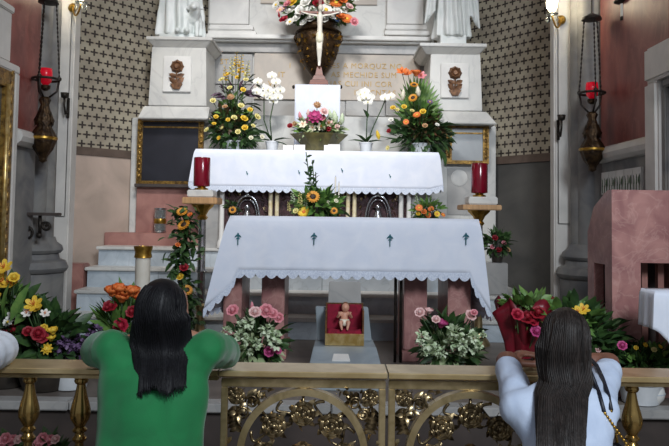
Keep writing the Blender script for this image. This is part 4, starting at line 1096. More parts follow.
candle_stand(480, (472.5, 163, 489, 193), (469, 196.5, 498, 204), (463, 204.5, 502, 210), 483, 5.82, 'silver-shafted candle stand at the right end of the front altar', 'red glass candle on the right stand, in front of the pale framed panel')

# sunflower garland on the left stand
GY = 5.70; c = P(186, 330, GY); c.z = 0.45
t = thing('sunflower_garland', c, 'tall garland of leaves and sunflowers hanging along the left candle stand', 'flowers')
b = MB(); r_ = random.Random(71)
for i in range(480):
    u = r_.random(); px = 183 + r_.gauss(0, 6) + 2 * math.sin(u * 9); py = 206 + u * 120
    b.leaf(P(px, py, GY - 0.02 + r_.uniform(-.07, .05)), (r_.uniform(-1, 1), r_.uniform(-1, 0), r_.uniform(-.8, .5)), r_.uniform(.06, .11), 0.04, 0.2, r_.uniform(-1, 1))
b.build('foliage', 'leaf_dark', t, True, kind='stuff')
MB().tube([P(185, 206, GY), P(184, 260, GY), (c.x, GY, 0.451)], 0.012, 6).build('core_stem', 'stem_green', t, True)
blooms(t, c + Vector((0, 0, 0.3)), GY - 0.11, [(182, 212, 'sunflower', 'amber', .09), (184, 225, 'sunflower', 'amber', .11), (180, 277, 'rose', 'yellow', .07), (184, 268, 'rose', 'red', .08), (190, 215, 'rose', 'orange', .05), (178, 245, 'rose', 'orange', .05), (187, 290, 'sunflower', 'amber', .09)], 0.01, stems=False)
# dark pot of flowers behind the right stand
x0_, x1_, y0_, y1_, z0_, z1_ = pb(484, 263, 508, 292, 6.26, 0.17)
tag(MB().box(x0_, x1_, y0_, y1_, 0.812, z1_).build('stone_block', 'grey_marble', None, bevel=0.006), 'small grey stone block on the steps behind the right candle stand', 'block')
c = P(497, 262, 6.345); c.z = z1_ + 0.002
t = thing('flower_vase', c, 'dim vase of dark red flowers on the stone block behind the right candle stand', 'flowers')
pot(t, c, 0.045, 0.055, 0.09, 'pot_dark')
foliage(t, c + Vector((0, 0, 0.17)), (0.11, 0.08, 0.09), 130, 0.09, 0.04, 'leaf_dark', seed=81)
blooms(t, c + Vector((0, 0, 0.1)), 6.27, [(495, 238, 'rose', 'red', .06), (504, 243, 'rose', 'pink', .05), (499, 250, 'rose', 'red', .06), (492, 247, 'rose', 'pink', .045), (508, 250, 'rose', 'tan', .05)], 0.02)

# pillar candle with gold cap, glass lantern
c = P(143, 330, 5.4); 
x0_, x1_, _, _, z0_, z1_ = pb(134, 246, 152.5, 258, 5.4, 0.1); cx = (x0_ + x1_) / 2; r = (x1_ - x0_) / 2
t = thing('pillar_candle', (cx, 5.4, 0.45), 'thick white pillar candle with gold cap behind the woman in green', 'candle')
MB().lathe([(0.13, 0.45), (0.13, 0.48), (0.09, 0.50), (0.085, 0.56)], (cx, 5.4, 0), 24).build('base', 'gate_brass', t, True, auto=40)
MB().lathe([(r * 0.8, 0.561), (r * 0.8, z0_ + 0.01)], (cx, 5.4, 0), 28).build('wax', 'white_wax', t, True, auto=40)
MB().lathe([(r * 0.82, z0_), (r * 0.95, z0_ + 0.005), (r * 0.86, z0_ + 0.04), (r, z1_ - 0.012), (r, z1_), (r * 0.6, z1_), (r * 0.55, z1_ - 0.02)], (cx, 5.4, 0), 28).build('gold_cap', 'gold', t, True, auto=40)
x0_, x1_, _, _, z0_, z1_ = pb(150, 208, 170, 234, 7.03, 0.1); cx = (x0_ + x1_) / 2; r = (x1_ - x0_) / 2 - 0.006
zl = P(150, 233, 6.97).z + 0.004
t = thing('glass_lantern', (cx, 7.035, zl), 'clear glass lantern with brass bands on the pink ledge below the dark picture', 'lantern')
rl = min(r, 0.062)
MB().lathe([(rl * 0.92, zl), (rl, zl + 0.012), (rl * 0.92, zl + 0.02)], (cx, 7.035, 0), 24).build('base', 'silver', t, True, auto=40)
MB().lathe([(rl * 0.93, zl + 0.021), (rl * 0.93, z1_ - 0.02), (rl * 0.86, z1_ - 0.02), (rl * 0.86, zl + 0.025)], (cx, 7.035, 0), 24).build('glass', 'clear_glass', t, True, auto=40)
MB().lathe([(rl * 0.96, zl + 0.09), (rl, zl + 0.10), (rl, zl + 0.13), (rl * 0.96, zl + 0.14)], (cx, 7.035, 0), 24).build('band', 'gold', t, True, auto=40)
MB().lathe([(rl * 0.93, z1_ - 0.019), (rl, z1_ - 0.015), (rl, z1_), (rl * 0.5, z1_)], (cx, 7.035, 0), 24).build('rim', 'silver', t, True, auto=40)
# ================================================================ ambo of pink marble
AMY = 4.2
ax0 = P(612, 260, AMY).x; az = P(640, 190, AMY).z; ax1 = ax0 + 0.52; ay1 = AMY + 0.40
t = thing('ambo', ((ax0 + ax1) / 2, AMY + 0.3, 0.45), 'pink marble ambo with tall dark openings at the right edge', 'pulpit')
ox0 = P(641, 300, AMY).x; oz = P(650, 263, AMY).z; ozb = 0.62
b = MB(); T = 0.06                                                     # front slab with an opening, built from its four pieces
b.box(ax0, ox0, AMY, AMY + T, 0.45, az); b.box(ox0, ox0 + 0.27, AMY, AMY + T, oz, az); b.box(ox0, ox0 + 0.27, AMY, AMY + T, 0.45, ozb); b.box(ox0 + 0.27, ax1, AMY, AMY + T, 0.45, az)
b.build('front_slab', 'pink_marble', t)
b = MB(); ys0, ys1 = AMY + 0.11, AMY + 0.29; zz1 = oz - 0.02           # side slab with its slot and sloping shoulder
def prism(poly, xa, xb):
    b.rings([[(xa, y, z) for y, z in poly], [(xb, y, z) for y, z in poly]])
prism([(AMY + T, 0.45), (ys0, 0.45), (ys0, az - 0.02), (AMY + T, az)], ax0, ax0 + T)
prism([(ys1, 0.45), (ay1, 0.45), (ay1, az - 0.26), (ys1, az - 0.10)], ax0, ax0 + T)
prism([(ys0, zz1), (ys1, zz1), (ys1, az - 0.10), (ys0, az - 0.02)], ax0, ax0 + T)
prism([(ys0, 0.45), (ys1, 0.45), (ys1, 0.62), (ys0, 0.62)], ax0, ax0 + T)
b.build('side_slab', 'pink_marble', t)
b = MB(); prism([(AMY + T, 0.45), (ay1, 0.45), (ay1, az - 0.26), (AMY + T, az)], ax1 - T, ax1); b.build('side_slab', 'pink_marble', t)
MB().box(ax0 + T, ax1 - T, AMY + 0.34, AMY + 0.38, 0.45, az - 0.26).build('back_slab', 'dark_stone', t)
b = MB(); b.frus((ax0 + T, ax1 - T, AMY + T, AMY + 0.3), az - 0.04, (ax0 + T, ax1 - T, AMY + T, AMY + 0.28), az - 0.01); b.build('reading_desk', 'pink_marble', t)
for k in range(2):
    cx = ox0 + 0.09 + 0.1 * k
    MB().box(cx - 0.018, cx + 0.018, AMY + 0.15, AMY + 0.19, 0.62, oz + 0.02).build('inner_post', 'pink_marble_pale', t)
# white cloth hanging over a small side table at the right edge
cx0, cz1 = P(656, 293, 3.75).x, P(662, 292, 3.75).z
t = thing('side_table', (cx0 + 0.25, 3.95, 0.10), 'small dark table at the far right edge, mostly out of view', 'table')
MB().box(cx0 + 0.02, cx0 + 0.5, 3.76, 3.91, cz1 - 0.03, cz1 - 0.002).build('tabletop', 'wood_red', t, bevel=0.004)
MB().lathe([(0.02, 0.16), (0.025, 0.5), (0.018, cz1 - 0.031)], (cx0 + 0.27, 3.835, 0), 16).build('leg', 'wood_red', t, True)
MB().lathe([(0.11, 0.10), (0.10, 0.12), (0.03, 0.15), (0.02, 0.1595)], (cx0 + 0.27, 3.835, 0), 20).build('base', 'wood_red', t, True)
cloth_sheet('draped_cloth', (cx0, cx0 + 0.52, 3.75, 3.92), cz1, (0.28, 0.2), 0.0, 0.014, 'white cloth hanging over the small table at the right edge', 'cloth', seed=9, lace=False)

# ================================================================ hanging sanctuary lamps
def lamp(cx, cy, ztop, zring, zbody, zbot, label):
    t = thing('sanctuary_lamp', (cx, cy, zbot), label, 'lamp', 'hanging bronze sanctuary lamps')
    MB().lathe([(0.02, ztop + 0.05), (0.075, ztop + 0.02), (0.08, ztop), (0.02, ztop - 0.01)], (cx, cy, 0), 20).build('ceiling_cap', 'dark_metal', t, True, auto=40)
    MB().tube([(cx, cy, ztop + 0.05), (cx, cy, 5.9)], 0.006, 6).build('suspension_rod', 'dark_metal', t)
    for k in range(3):
        a = 2 * PI * k / 3 + 0.45; b = MB()
        p0 = Vector((cx + 0.06 * math.cos(a), cy + 0.06 * math.sin(a), ztop)); p1 = Vector((cx + 0.10 * math.cos(a), cy + 0.10 * math.sin(a), zring))
        n = int((p0 - p1).length / 0.035)
        for i in range(n):                                             # chain links
            q0 = p0.lerp(p1, i / n); q1 = p0.lerp(p1, (i + 0.85) / n); b.tube([q0, q0.lerp(q1, 0.5), q1], [0.004, 0.0075, 0.004], 6)
        b.tube([p0, p1], 0.0028, 5); b.build('chain', 'dark_metal', t, True)
        b = MB(); b.tube([p1, Vector((cx + 0.085 * math.cos(a), cy + 0.085 * math.sin(a), zring - 0.10)), Vector((cx + 0.03 * math.cos(a), cy + 0.03 * math.sin(a), zbody))], [0.010, 0.008, 0.008], 8); b.ell(p1, 0.018, None, 10, 7)
        b.build('arm', 'dark_metal', t, True)
    b = MB()
    rs = []
    for i in range(29):
        a = 2 * PI * i / 28; rs.append((cx + 0.10 * math.cos(a), cy + 0.10 * math.sin(a), zring - 0.01))
    b.tube(rs, 0.010, 8); b.build('ring', 'dark_metal', t, True)
    MB().lathe([(0.015, zring - 0.10), (0.035, zring - 0.085), (0.04, zring - 0.06), (0.015, zring - 0.055)], (cx, cy, 0), 16).build('glass_cup_holder', 'bronze', t, True, auto=40)
    MB().lathe([(0.02, zring - 0.054), (0.042, zring - 0.03), (0.05, zring + 0.03), (0.045, zring + 0.075), (0.038, zring + 0.075), (0.03, zring - 0.02)], (cx, cy, 0), 20).build('red_glass', 'red_lit', t, True)
    h = zbody - zbot
    MB().lathe([(0.03, zbody), (0.045, zbody - 0.05 * h), (0.03, zbody - 0.12 * h), (0.05, zbody - 0.25 * h), (0.075, zbody - 0.36 * h), (0.05, zbody - 0.44 * h), (0.075, zbody - 0.52 * h), (0.095, zbody - 0.60 * h), (0.095, zbody - 0.66 * h), (0.07, zbody - 0.80 * h), (0.035, zbody - 0.90 * h), (0.028, zbody - 0.94 * h), (0.03, zbody - 0.97 * h), (0.005, zbot)], (cx, cy, 0), 36, None, lambda a, z: 1 + 0.05 * math.sin(9 * a)).build('body', 'bronze', t, True)
    for k in range(6):
        a = 2 * PI * k / 6; b = MB()
        b.leaf((cx + 0.075 * math.cos(a), cy + 0.075 * math.sin(a), zbody - 0.45 * h), (math.cos(a) * 0.1, math.sin(a) * 0.1, 1), 0.12, 0.05, -0.3, 0); b.build('leaf_ornament', 'bronze', t, True)
    MB().lathe([(0.094, zbody - 0.60 * h), (0.104, zbody - 0.61 * h), (0.104, zbody - 0.64 * h), (0.096, zbody - 0.655 * h)], (cx, cy, 0), 32).build('gilt_band', 'gold', t, True, auto=40)
    return t
q = P(46, 3, 5.45)
lamp(P(45, 100, 5.45).x, 5.45, q.z, P(43, 78, 5.45).z, P(44, 97, 5.45).z, P(44, 163, 5.45).z, 'hanging bronze lamp with red glass before the left column')
lamp(P(592, 100, 5.60).x, 5.60, P(593, 20, 5.6).z, P(596, 92, 5.6).z, P(590, 112, 5.6).z, P(587, 172, 5.6).z, 'hanging bronze lamp with glowing red glass before the right column')

# small dark candle brackets on the pilasters
def bracket(px, py, Y, label):
    c = P(px, py, Y)
    t = thing('wall_bracket', c, label, 'bracket', 'small iron brackets on the white pilasters')
    MB().box(c.x - 0.012, c.x + 0.012, c.y, c.y + 0.02, c.z - 0.16, c.z + 0.02).build('back_plate', 'dark_metal', t, bevel=0.004)
    MB().tube([(c.x, c.y, c.z - 0.1), (c.x, c.y - 0.05, c.z - 0.13), (c.x, c.y - 0.08, c.z - 0.06), (c.x, c.y - 0.08, c.z)], 0.010, 8).build('arm', 'dark_metal', t, True)
    MB().lathe([(0.012, 0), (0.03, 0.01), (0.036, 0.05), (0.03, 0.05), (0.01, 0.015)], (c.x, c.y - 0.08, c.z), 14).build('cup', 'dark_metal', t, True)
bracket(68, 100, 6.165, 'small iron bracket on the left pilaster beside the cross-pattern wall')
bracket(558.5, 122, 6.085, 'small iron bracket on the right pilaster beside the cross-pattern wall')

# lit glass wall lamps near the top of both pilasters
def wall_lamp(c, sgn, label, lit=True):
    t = thing('wall_lamp', c, label, 'lamp', 'glass wall lamps')
    MB().lathe([(0.001, 0), (0.035, 0.0), (0.04, 0.012), (0.02, 0.03), (0.001, 0.03)], c, 16, Matrix.Rotation(PI / 2, 3, 'X')).build('wall_rose', 'gold', t, True, auto=40)
    pts = [c + Vector((sgn * 0.12 * u, -0.03 - 0.10 * u, -0.09 * math.sin(PI * u))) for u in [i / 10 for i in range(11)]]
    MB().tube(pts, 0.008, 8).build('arm', 'gold', t, True)
    e = pts[-1]
    MB().lathe([(0.01, -0.005), (0.05, 0.008), (0.055, 0.014), (0.012, 0.02), (0.014, 0.03)], e, 18).build('drip_pan', 'clear_glass', t, True)
    MB().lathe([(0.018, 0.031), (0.045, 0.07), (0.05, 0.12), (0.03, 0.19), (0.005, 0.2)], e, 18).build('glass_shade', 'glow_glass' if lit else 'white_wax', t, True)
    for k in range(6):
        a = PI * k / 3; q = e + Vector((0.05 * math.cos(a), 0.05 * math.sin(a), -0.03))
        MB().lathe([(0.002, 0.03), (0.009, 0.0), (0.002, -0.03)], q, 6).build('crystal_drop', 'clear_glass', t)
    if lit:
        l = bpy.data.lights.new('bulb', 'POINT'); l.energy = 4; l.color = (1.0, 0.88, 0.66); l.shadow_soft_size = 0.05
        lo = bpy.data.objects.new('bulb', l); COL.objects.link(lo); lo.parent = t; lo.location = (e - Vector(c)) + Vector((0, -0.09, 0.10))
wall_lamp(P(73, 8, 6.19), 1, 'lit glass wall lamp at the top of the left pilaster')
wall_lamp(P(561, 20, 6.10), -1, 'lit glass wall lamp at the top of the right pilaster')
c = P(626, 8, 5.35)
t = thing('candle_bracket', c, 'dark iron bracket with a white candle high on the red marble wall', 'bracket')
MB().tube([(2.205, c.y, c.z + 0.06), (c.x + 0.02, c.y, c.z + 0.07), (c.x - 0.03, c.y - 0.01, c.z + 0.03)], 0.009, 8).build('arm', 'dark_metal', t, True)
MB().lathe([(0.01, 0.0), (0.06, 0.01), (0.065, 0.02), (0.02, 0.02)], (c.x - 0.035, c.y - 0.012, c.z + 0.03), 16).build('dish', 'dark_metal', t, True)
MB().lathe([(0.014, -0.10), (0.013, 0.0)], (c.x - 0.035, c.y - 0.012, c.z + 0.03), 12).build('white_tube', 'white_wax', t, True, auto=40)
MB().lathe([(0.016, -0.13), (0.017, -0.105), (0.012, -0.1005)], (c.x - 0.035, c.y - 0.012, c.z + 0.03), 12).build('finial', 'dark_metal', t, True)

# ================================================================ communion rail and gates
RY0, RY1 = 2.76, 2.93
RZ = P(334, 372.5, RY0).z
GX0 = P(217.5, 400, RY0).x; GXM = P(388, 400, RY0).x; GX1 = GXM + (GXM - GX0)
def rail(name, x0, x1, balx, label):
    t = thing(name, ((x0 + x1) / 2, (RY0 + RY1) / 2, 0.10), label, 'rail', 'communion rail sections')
    rs = []
    prof = [(RY0, RZ - 0.004), (RY0 + 0.004, RZ), (RY1 - 0.004, RZ), (RY1, RZ - 0.004), (RY1, RZ - 0.020), (RY1 - 0.02, RZ - 0.028), (RY0 + 0.02, RZ - 0.028), (RY0, RZ - 0.020)]
    MB().rings([[(x, y, z) for y, z in prof] for x in (x0 + 0.002, x1 - 0.002)]).build('handrail', 'rail_brass', t)
    MB().box(x0 + 0.002, x1 - 0.002, RY0 + 0.03, RY1 - 0.03, RZ - 0.045, RZ - 0.0285).build('under_moulding', 'gate_brass', t, bevel=0.004)
    MB().box(x0 + 0.002, x1 - 0.002, RY0 + 0.01, RY1 - 0.01, 0.10, 0.17).build('bottom_rail', 'gate_brass', t, bevel=0.008)
    yc = (RY0 + RY1) / 2; zt_ = RZ - 0.0455; h = zt_ - 0.171
    f = [(0.036, 0.0), (0.036, 0.03), (0.022, 0.045), (0.020, 0.07), (0.024, 0.10), (0.032, 0.18), (0.030, 0.30), (0.024, 0.42), (0.018, 0.55), (0.016, 0.61), (0.026, 0.62), (0.029, 0.635), (0.020, 0.65),
         (0.017, 0.665), (0.028, 0.675), (0.029, 0.685), (0.019, 0.70), (0.026, 0.72), (0.036, 0.745), (0.0405, 0.775), (0.0395, 0.80), (0.033, 0.84), (0.025, 0.88), (0.0195, 0.92), (0.0165, 0.95), (0.023, 0.956), (0.028, 0.972), (0.024, 0.985), (0.032, 0.99), (0.032, 1.0)]
    me = None
    for x in balx:
        if me is None:
            o = MB().lathe([(r, z * h) for r, z in f], (x, yc, 0.171), 28).build('baluster', 'baluster_brass', t, True, auto=50); me = o.data; xb = x
        else:
            o = bpy.data.objects.new('baluster', me); COL.objects.link(o); o.parent = t; o.location = (x - xb, 0, 0)
    return t
bx = [P(28.5, 410, RY0 + 0.08).x, P(80, 410, RY0 + 0.08).x]; pit = bx[1] - bx[0]
rail('communion_rail', -2.4, GX0, [bx[0] + pit * k for k in range(-6, 4) if -2.35 < bx[0] + pit * k < GX0 - 0.06], 'brass rail with vase balusters, from the left edge to the gates')
bx2 = P(632.5, 415, RY0 + 0.08).x
rail('communion_rail', GX1, 2.2, [bx2 + pit * k for k in range(-2, 6) if GX1 + 0.05 < bx2 + pit * k < 2.15], 'brass rail with vase balusters, from the right gate to the right edge')

def rosette_mesh():
    b = MB(); rx = Matrix.Rotation(PI / 2, 3, 'X')
    for (n, r, y, s, ph) in ((7, 0.027, 0.0, 0.0125, 0.0), (6, 0.016, -0.008, 0.0095, 0.4), (4, 0.007, -0.014, 0.007, 0.1)):
        for i in range(n):                                             # plump curled petals in three whorls
            a = 2 * PI * i / n + ph; rt = Matrix.Rotation(-a, 3, 'Y')
            b.ell((math.cos(a) * r, y, math.sin(a) * r), (s * 0.8, s * 0.55, s * 1.25), rt, 8, 6)
            b.ell((math.cos(a) * (r + s * 0.35), y - s * 0.45, math.sin(a) * (r + s * 0.35)), (s * 0.3, s * 0.3, s * 1.1), rt, 6, 5)
    b.ell((0, -0.012, 0), (0.010, 0.010, 0.010), None, 10, 7)
    b.lathe([(0.001, 0.0), (0.03, 0.0), (0.036, 0.004), (0.001, 0.006)], (0, 0.002, 0), 16, rx)
    return mesh_from(b.v, b.f, None, ('orn_brass',), True, Vector((0, 0, 0)), 0, 50)
ROS = rosette_mesh()
def gate(x0, x1, label):
    t = thing('altar_gate', ((x0 + x1) / 2, (RY0 + RY1) / 2, 0.12), label, 'gate', 'ornate brass altar gates')
    prof = [(RY0, RZ - 0.004), (RY0 + 0.004, RZ), (RY1 - 0.004, RZ), (RY1, RZ - 0.004), (RY1, RZ - 0.020), (RY1 - 0.02, RZ - 0.028), (RY0 + 0.02, RZ - 0.028), (RY0, RZ - 0.020)]
    MB().rings([[(x, y, z) for y, z in prof] for x in (x0 + 0.003, x1 - 0.003)]).build('handrail', 'rail_brass', t)
    yc = RY0 + 0.06; ya, yb = yc - 0.014, yc + 0.014
    zt_ = RZ - 0.036; xa, xb = x0 + 0.006, x1 - 0.006; bw = 0.026
    cx = (x0 + x1) / 2; half = (xb - xa) / 2
    zc = RZ - 0.032 - 0.025 - half + 0.0; zbm = zc - half + 0.012
    b = MB()
    b.box(xa, xb, ya, yb, zt_ - 0.036, zt_ - 0.004); b.box(xa, xb, ya, yb, zbm - bw, zbm)
    b.box(xa, xa + bw, ya, yb, zbm, zt_ - 0.036); b.box(xb - bw, xb, ya, yb, zbm, zt_ - 0.036)
    b.box(xa, xb, ya, yb, 0.13, 0.13 + bw) if zbm - bw > 0.17 else None
    if zbm - bw > 0.17:
        b.box(xa, xa + bw, ya, yb, 0.13 + bw, zbm - bw); b.box(xb - bw, xb, ya, yb, 0.13 + bw, zbm - bw)
    b.build('frame', 'gate_brass', t, bevel=0.003)
    Rr = 65.5 / FPX * RY0
    zr = P((GX0 + GXM) / 2 and 300, 459, RY0).z
    MB().arc((cx, 0, zr), Rr - 0.027, Rr, ya - 0.012, yb, 0, 2 * PI - 0.0001, 72).build('ring', 'gate_brass', t, bevel=0.0)
    MB().box(cx - 0.011, cx + 0.011, ya, yb, zr + Rr - 0.004, zt_ - 0.036).build('stay', 'gate_brass', t)
    MB().box(cx - 0.011, cx + 0.011, ya, yb, zbm, zr - Rr + 0.004).build('stay', 'gate_brass', t)
    # wreath of rosettes inside the ring, carried by little scrolls
    for k in range(8):
        a = PI / 2 + 2 * PI * k / 8; p = Vector((cx + Rr * 0.62 * math.cos(a), yc - 0.012, zr + Rr * 0.62 * math.sin(a)))
        inst_plain(ROS, 'rosette', t, p, 1.35)
        b = MB(); q = Vector((cx + (Rr - 0.02) * math.cos(a), yc, zr + (Rr - 0.02) * math.sin(a))); b.tube([p, q], 0.006, 6)
        a2 = a + PI / 8; pts = []
        for i in range(18):
            u = i / 17; rad = Rr * (0.86 - 0.38 * u); aa = a2 + 0.16 * math.sin(u * 2 * PI)
            pts.append((cx + rad * math.cos(aa), yc, zr + rad * math.sin(aa)))
        b.tube(pts, [0.007 - 0.003 * i / 17 for i in range(18)], 6)
        for i in range(7):
            aa = 2 * PI * i / 7; b.leaf(p + Vector((math.cos(aa) * 0.034, 0.006, math.sin(aa) * 0.034)), (math.cos(aa), -0.3, math.sin(aa)), 0.036, 0.024, 0.5, PI / 2)
        b.build('scroll', 'orn_brass', t, True)
    MB().lathe([(0.001, 0.02), (0.03, 0.015), (0.05, 0.0), (0.001, 0.0)], (cx, yc - 0.004, zr), 18, Matrix.Rotation(PI / 2, 3, 'X'), lambda a, z: 1 + 0.12 * math.cos(8 * a)).build('centre_boss', 'orn_brass', t, True)
    # acanthus scrolls in the four corners
    for sx in (-1, 1):
        for sz in (-1, 1):
            kx = cx + sx * (half - bw - 0.035); kz = (zt_ - 0.036 - 0.035) if sz > 0 else zbm + 0.035
            inst_plain(ROS, 'rosette', t, Vector((kx, yc - 0.012, kz)), 0.95)
            b = MB(); rr_ = random.Random(5 + sx + 3 * sz)
            for leg in (0, 1):
                for i in range(9):
                    u = (i + 0.6) / 9
                    if leg == 0: p = Vector((kx - sx * (0.03 + u * 0.15), yc, kz - sz * 0.012 * math.sin(u * 5)))
                    else: p = Vector((kx + sx * 0.010 * math.sin(u * 5), yc, kz - sz * (0.03 + u * 0.15)))
                    if (p.x - cx) ** 2 + (p.z - zr) ** 2 < (Rr + 0.022) ** 2: continue
                    for s2 in (-1, 1):
                        d = Vector((-sx * 0.8, -0.3, s2 * 0.7)) if leg == 0 else Vector((s2 * 0.7, -0.3, -sz * 0.8))
                        b.leaf(p, d, 0.042 * (1.1 - 0.5 * u), 0.022, 0.5, PI / 2 * s2)
                pts = []
                for i in range(20):
                    u = i / 19; ang = u * 3.2 * PI; r = 0.026 * (1 - 0.7 * u)
                    base = Vector((kx - sx * (0.06 if leg == 0 else 0.025), yc - 0.004, kz - sz * (0.025 if leg == 0 else 0.07)))
                    pts.append(base + Vector((r * math.cos(ang) * sx, 0, r * math.sin(ang))))
                b.tube(pts, 0.005, 6)
            for i in range(70):                                        # small leaves filling the spandrel
                u, v = rr_.uniform(0.0, 0.22), rr_.uniform(0.0, 0.22)
                p = Vector((cx + sx * (half - bw - 0.008 - u), yc - rr_.uniform(-0.004, 0.012), (zt_ - 0.044 - v) if sz > 0 else zbm + 0.008 + v))
                if (p.x - cx) ** 2 + (p.z - zr) ** 2 < (Rr + 0.02) ** 2: continue
                b.leaf(p, (rr_.uniform(-1, 1), -0.5, rr_.uniform(-1, 1)), 0.03, 0.018, 0.6, rr_.uniform(-1.5, 1.5))
            b.build('acanthus_scroll', 'orn_brass', t, True)
    return t
def inst_plain(me, name, parent, loc, s):
    o = bpy.data.objects.new(name, me); COL.objects.link(o); o.parent = parent
    o.location = Vector(loc) - Vector(root_of(parent).location); o.scale = (s,) * 3; o.rotation_euler = (0, R.uniform(0, 6), 0)
    return o
gate(GX0, GXM, 'brass gate with ring of rosettes beside the woman in green')
gate(GXM, GX1, 'brass gate with ring of rosettes partly behind the woman in white')

# ================================================================ display box with infant figure on a grey slab
DY = 4.50
bx0, bx1, _, _, bz0, bz1 = pb(325, 334, 364, 345.5, DY, 0.1)
t = thing('marble_lectern', ((bx0 + bx1) / 2, DY + 0.1, 0.45), 'sloping grey marble slab under the altar, carrying the infant figure box', 'stand')
xl0, xl1 = P(312, 335, DY).x, P(378, 335, DY).x
za = P(345, 346, DY).z; zfront = P(345, 366, DY - 0.22).z
b = MB()
b.rings([[(xl0 - 0.01, DY - 0.26, 0.45), (xl0 + 0.02, DY + 0.3, 0.45), (xl0 + 0.02, DY + 0.3, za), (xl0 + 0.012, DY - 0.03, za), (xl0 - 0.01, DY - 0.26, zfront)],
         [(xl1 + 0.01, DY - 0.26, 0.45), (xl1 - 0.02, DY + 0.3, 0.45), (xl1 - 0.02, DY + 0.3, za), (xl1 - 0.012, DY - 0.03, za), (xl1 + 0.01, DY - 0.26, zfront)]])
b.build('block', 'slab_grey', t, bevel=0.006)
zz = P(345, 307, DY + 0.2).z
b = MB().frus((xl0 + 0.03, xl1 - 0.03, DY + 0.18, DY + 0.22), za + 0.001, (xl0 + 0.015, xl1 - 0.055, DY + 0.20, DY + 0.24), zz); b.build('back_panel', 'slab_grey', t, bevel=0.004)
zq = P(345, 281, DY + 0.3).z
MB().frus((P(327, 300, DY + 0.3).x, P(363, 300, DY + 0.3).x, DY + 0.245, DY + 0.29), 0.6, (P(329, 290, DY + 0.3).x, P(360, 290, DY + 0.3).x, DY + 0.245, DY + 0.29), zq).build('tall_panel', 'grey_marble', t, bevel=0.004)
c = P(341, 357, DY - 0.16); sl = (za - zfront) / 0.23
b = MB(); 
for dx, dy in ((-0.055, -0.035), (0.055, -0.035), (0.045, 0.035), (-0.045, 0.035)):
    yy = c.y + dy; b.v.append((c.x + dx, yy, zfront + (yy - (DY - 0.26)) * sl + 0.008))
n_ = 4
b.v += [(v[0], v[1], v[2] - 0.008) for v in b.v[:4]]
for qf in ((0, 1, 2, 3), (7, 6, 5, 4), (0, 4, 5, 1), (1, 5, 6, 2), (2, 6, 7, 3), (3, 7, 4, 0)): b.face(*qf)
tag(b.build('glare_patch', 'white_stone'), 'small white patch imitating glare on the grey sloping slab', 'glare')  # thin white sheet added as a painted glare patch on the slab
t = thing('display_box', ((bx0 + bx1) / 2, DY + 0.06, za + 0.002), 'gold-fronted box lined in red velvet holding an infant figure', 'box')
zb0 = za + 0.002; zb1 = P(345, 334, DY).z; zt1 = P(345, 304, DY + 0.1).z
MB().box(bx0, bx1, DY, DY + 0.012, zb0, zb1).build('front_board', 'gold_leaf', t, bevel=0.002)
b = MB(); b.box(bx0, bx0 + 0.01, DY + 0.012, DY + 0.16, zb0, zt1 - 0.03); b.box(bx1 - 0.01, bx1, DY + 0.012, DY + 0.16, zb0, zt1 - 0.03); b.box(bx0, bx1, DY + 0.16, DY + 0.17, zb0, zt1); b.box(bx0 + 0.01, bx1 - 0.01, DY + 0.012, DY + 0.16, zb0, zb0 + 0.01)
b.build('case', 'wood_frame', t)
MB().box(bx0 + 0.012, bx1 - 0.012, DY + 0.15, DY + 0.1585, zb0 + 0.012, zt1 - 0.008).build('velvet_back', 'red_velvet', t)
def cush(u, v): return (bx0 + 0.012 + (bx1 - bx0 - 0.024) * u, DY + 0.018 + 0.128 * v, zb1 - 0.01 + 0.03 * math.sin(PI * min(1, v * 1.2)) + 0.004 * math.sin(u * 14) + 0)
o = MB().grid(cush, 16, 10).build('cushion', 'red_velvet', t, True); o.modifiers.new('thickness', 'SOLIDIFY').thickness = 0.006
ic = Vector(((bx0 + bx1) / 2, DY + 0.09, zb1 + 0.02))
tt = thing('infant_figure', ic, 'small infant doll resting in the red velvet box', 'figurine')
f = MB()
f.ell(ic + Vector((0, 0.015, 0.07)), (0.026, 0.024, 0.042)); f.ell(ic + Vector((0.005, 0.005, 0.135)), (0.026, 0.027, 0.03)); f.ell(ic + Vector((0.005, -0.022, 0.132)), (0.005, 0.006, 0.006)); f.cap(ic + Vector((0, 0.012, 0.10)), ic + Vector((0.003, 0.008, 0.12)), 0.013, 0.012)
for s in (-1, 1):
    f.cap(ic + Vector((s * 0.024, 0.01, 0.098)), ic + Vector((s * 0.045, -0.01, 0.075)), 0.011, 0.009); f.cap(ic + Vector((s * 0.045, -0.01, 0.075)), ic + Vector((s * 0.035, -0.04, 0.10)), 0.009, 0.007)
    for q in range(4): f.cap(ic + Vector((s * 0.035 + 0.004 * (q - 1.5), -0.042, 0.103)), ic + Vector((s * 0.035 + 0.005 * (q - 1.5), -0.046, 0.114)), 0.0025, 0.002)
    f.cap(ic + Vector((s * 0.014, 0.005, 0.04)), ic + Vector((s * 0.026, -0.04, 0.045)), 0.016, 0.012); f.cap(ic + Vector((s * 0.026, -0.04, 0.045)), ic + Vector((s * 0.018, -0.052, 0.005)), 0.012, 0.008); f.cap(ic + Vector((s * 0.018, -0.052, 0.005)), ic + Vector((s * 0.018, -0.068, 0.004)), 0.008, 0.006)
place_mesh('body', remeshed(f, 0.0035, 2), 'doll_skin', tt)
MB().lathe([(0.032, 0.02), (0.034, 0.04), (0.03, 0.06)], ic + Vector((0, 0.01, 0)), 18, None, lambda a, z: 1 + 0.06 * math.sin(7 * a)).build('wrap', 'petal_cream', tt, True)
MB().ell(ic + Vector((0.005, 0.014, 0.145)), (0.027, 0.024, 0.026), None, 14, 9).build('hair', 'emblem_bronze', tt, True)

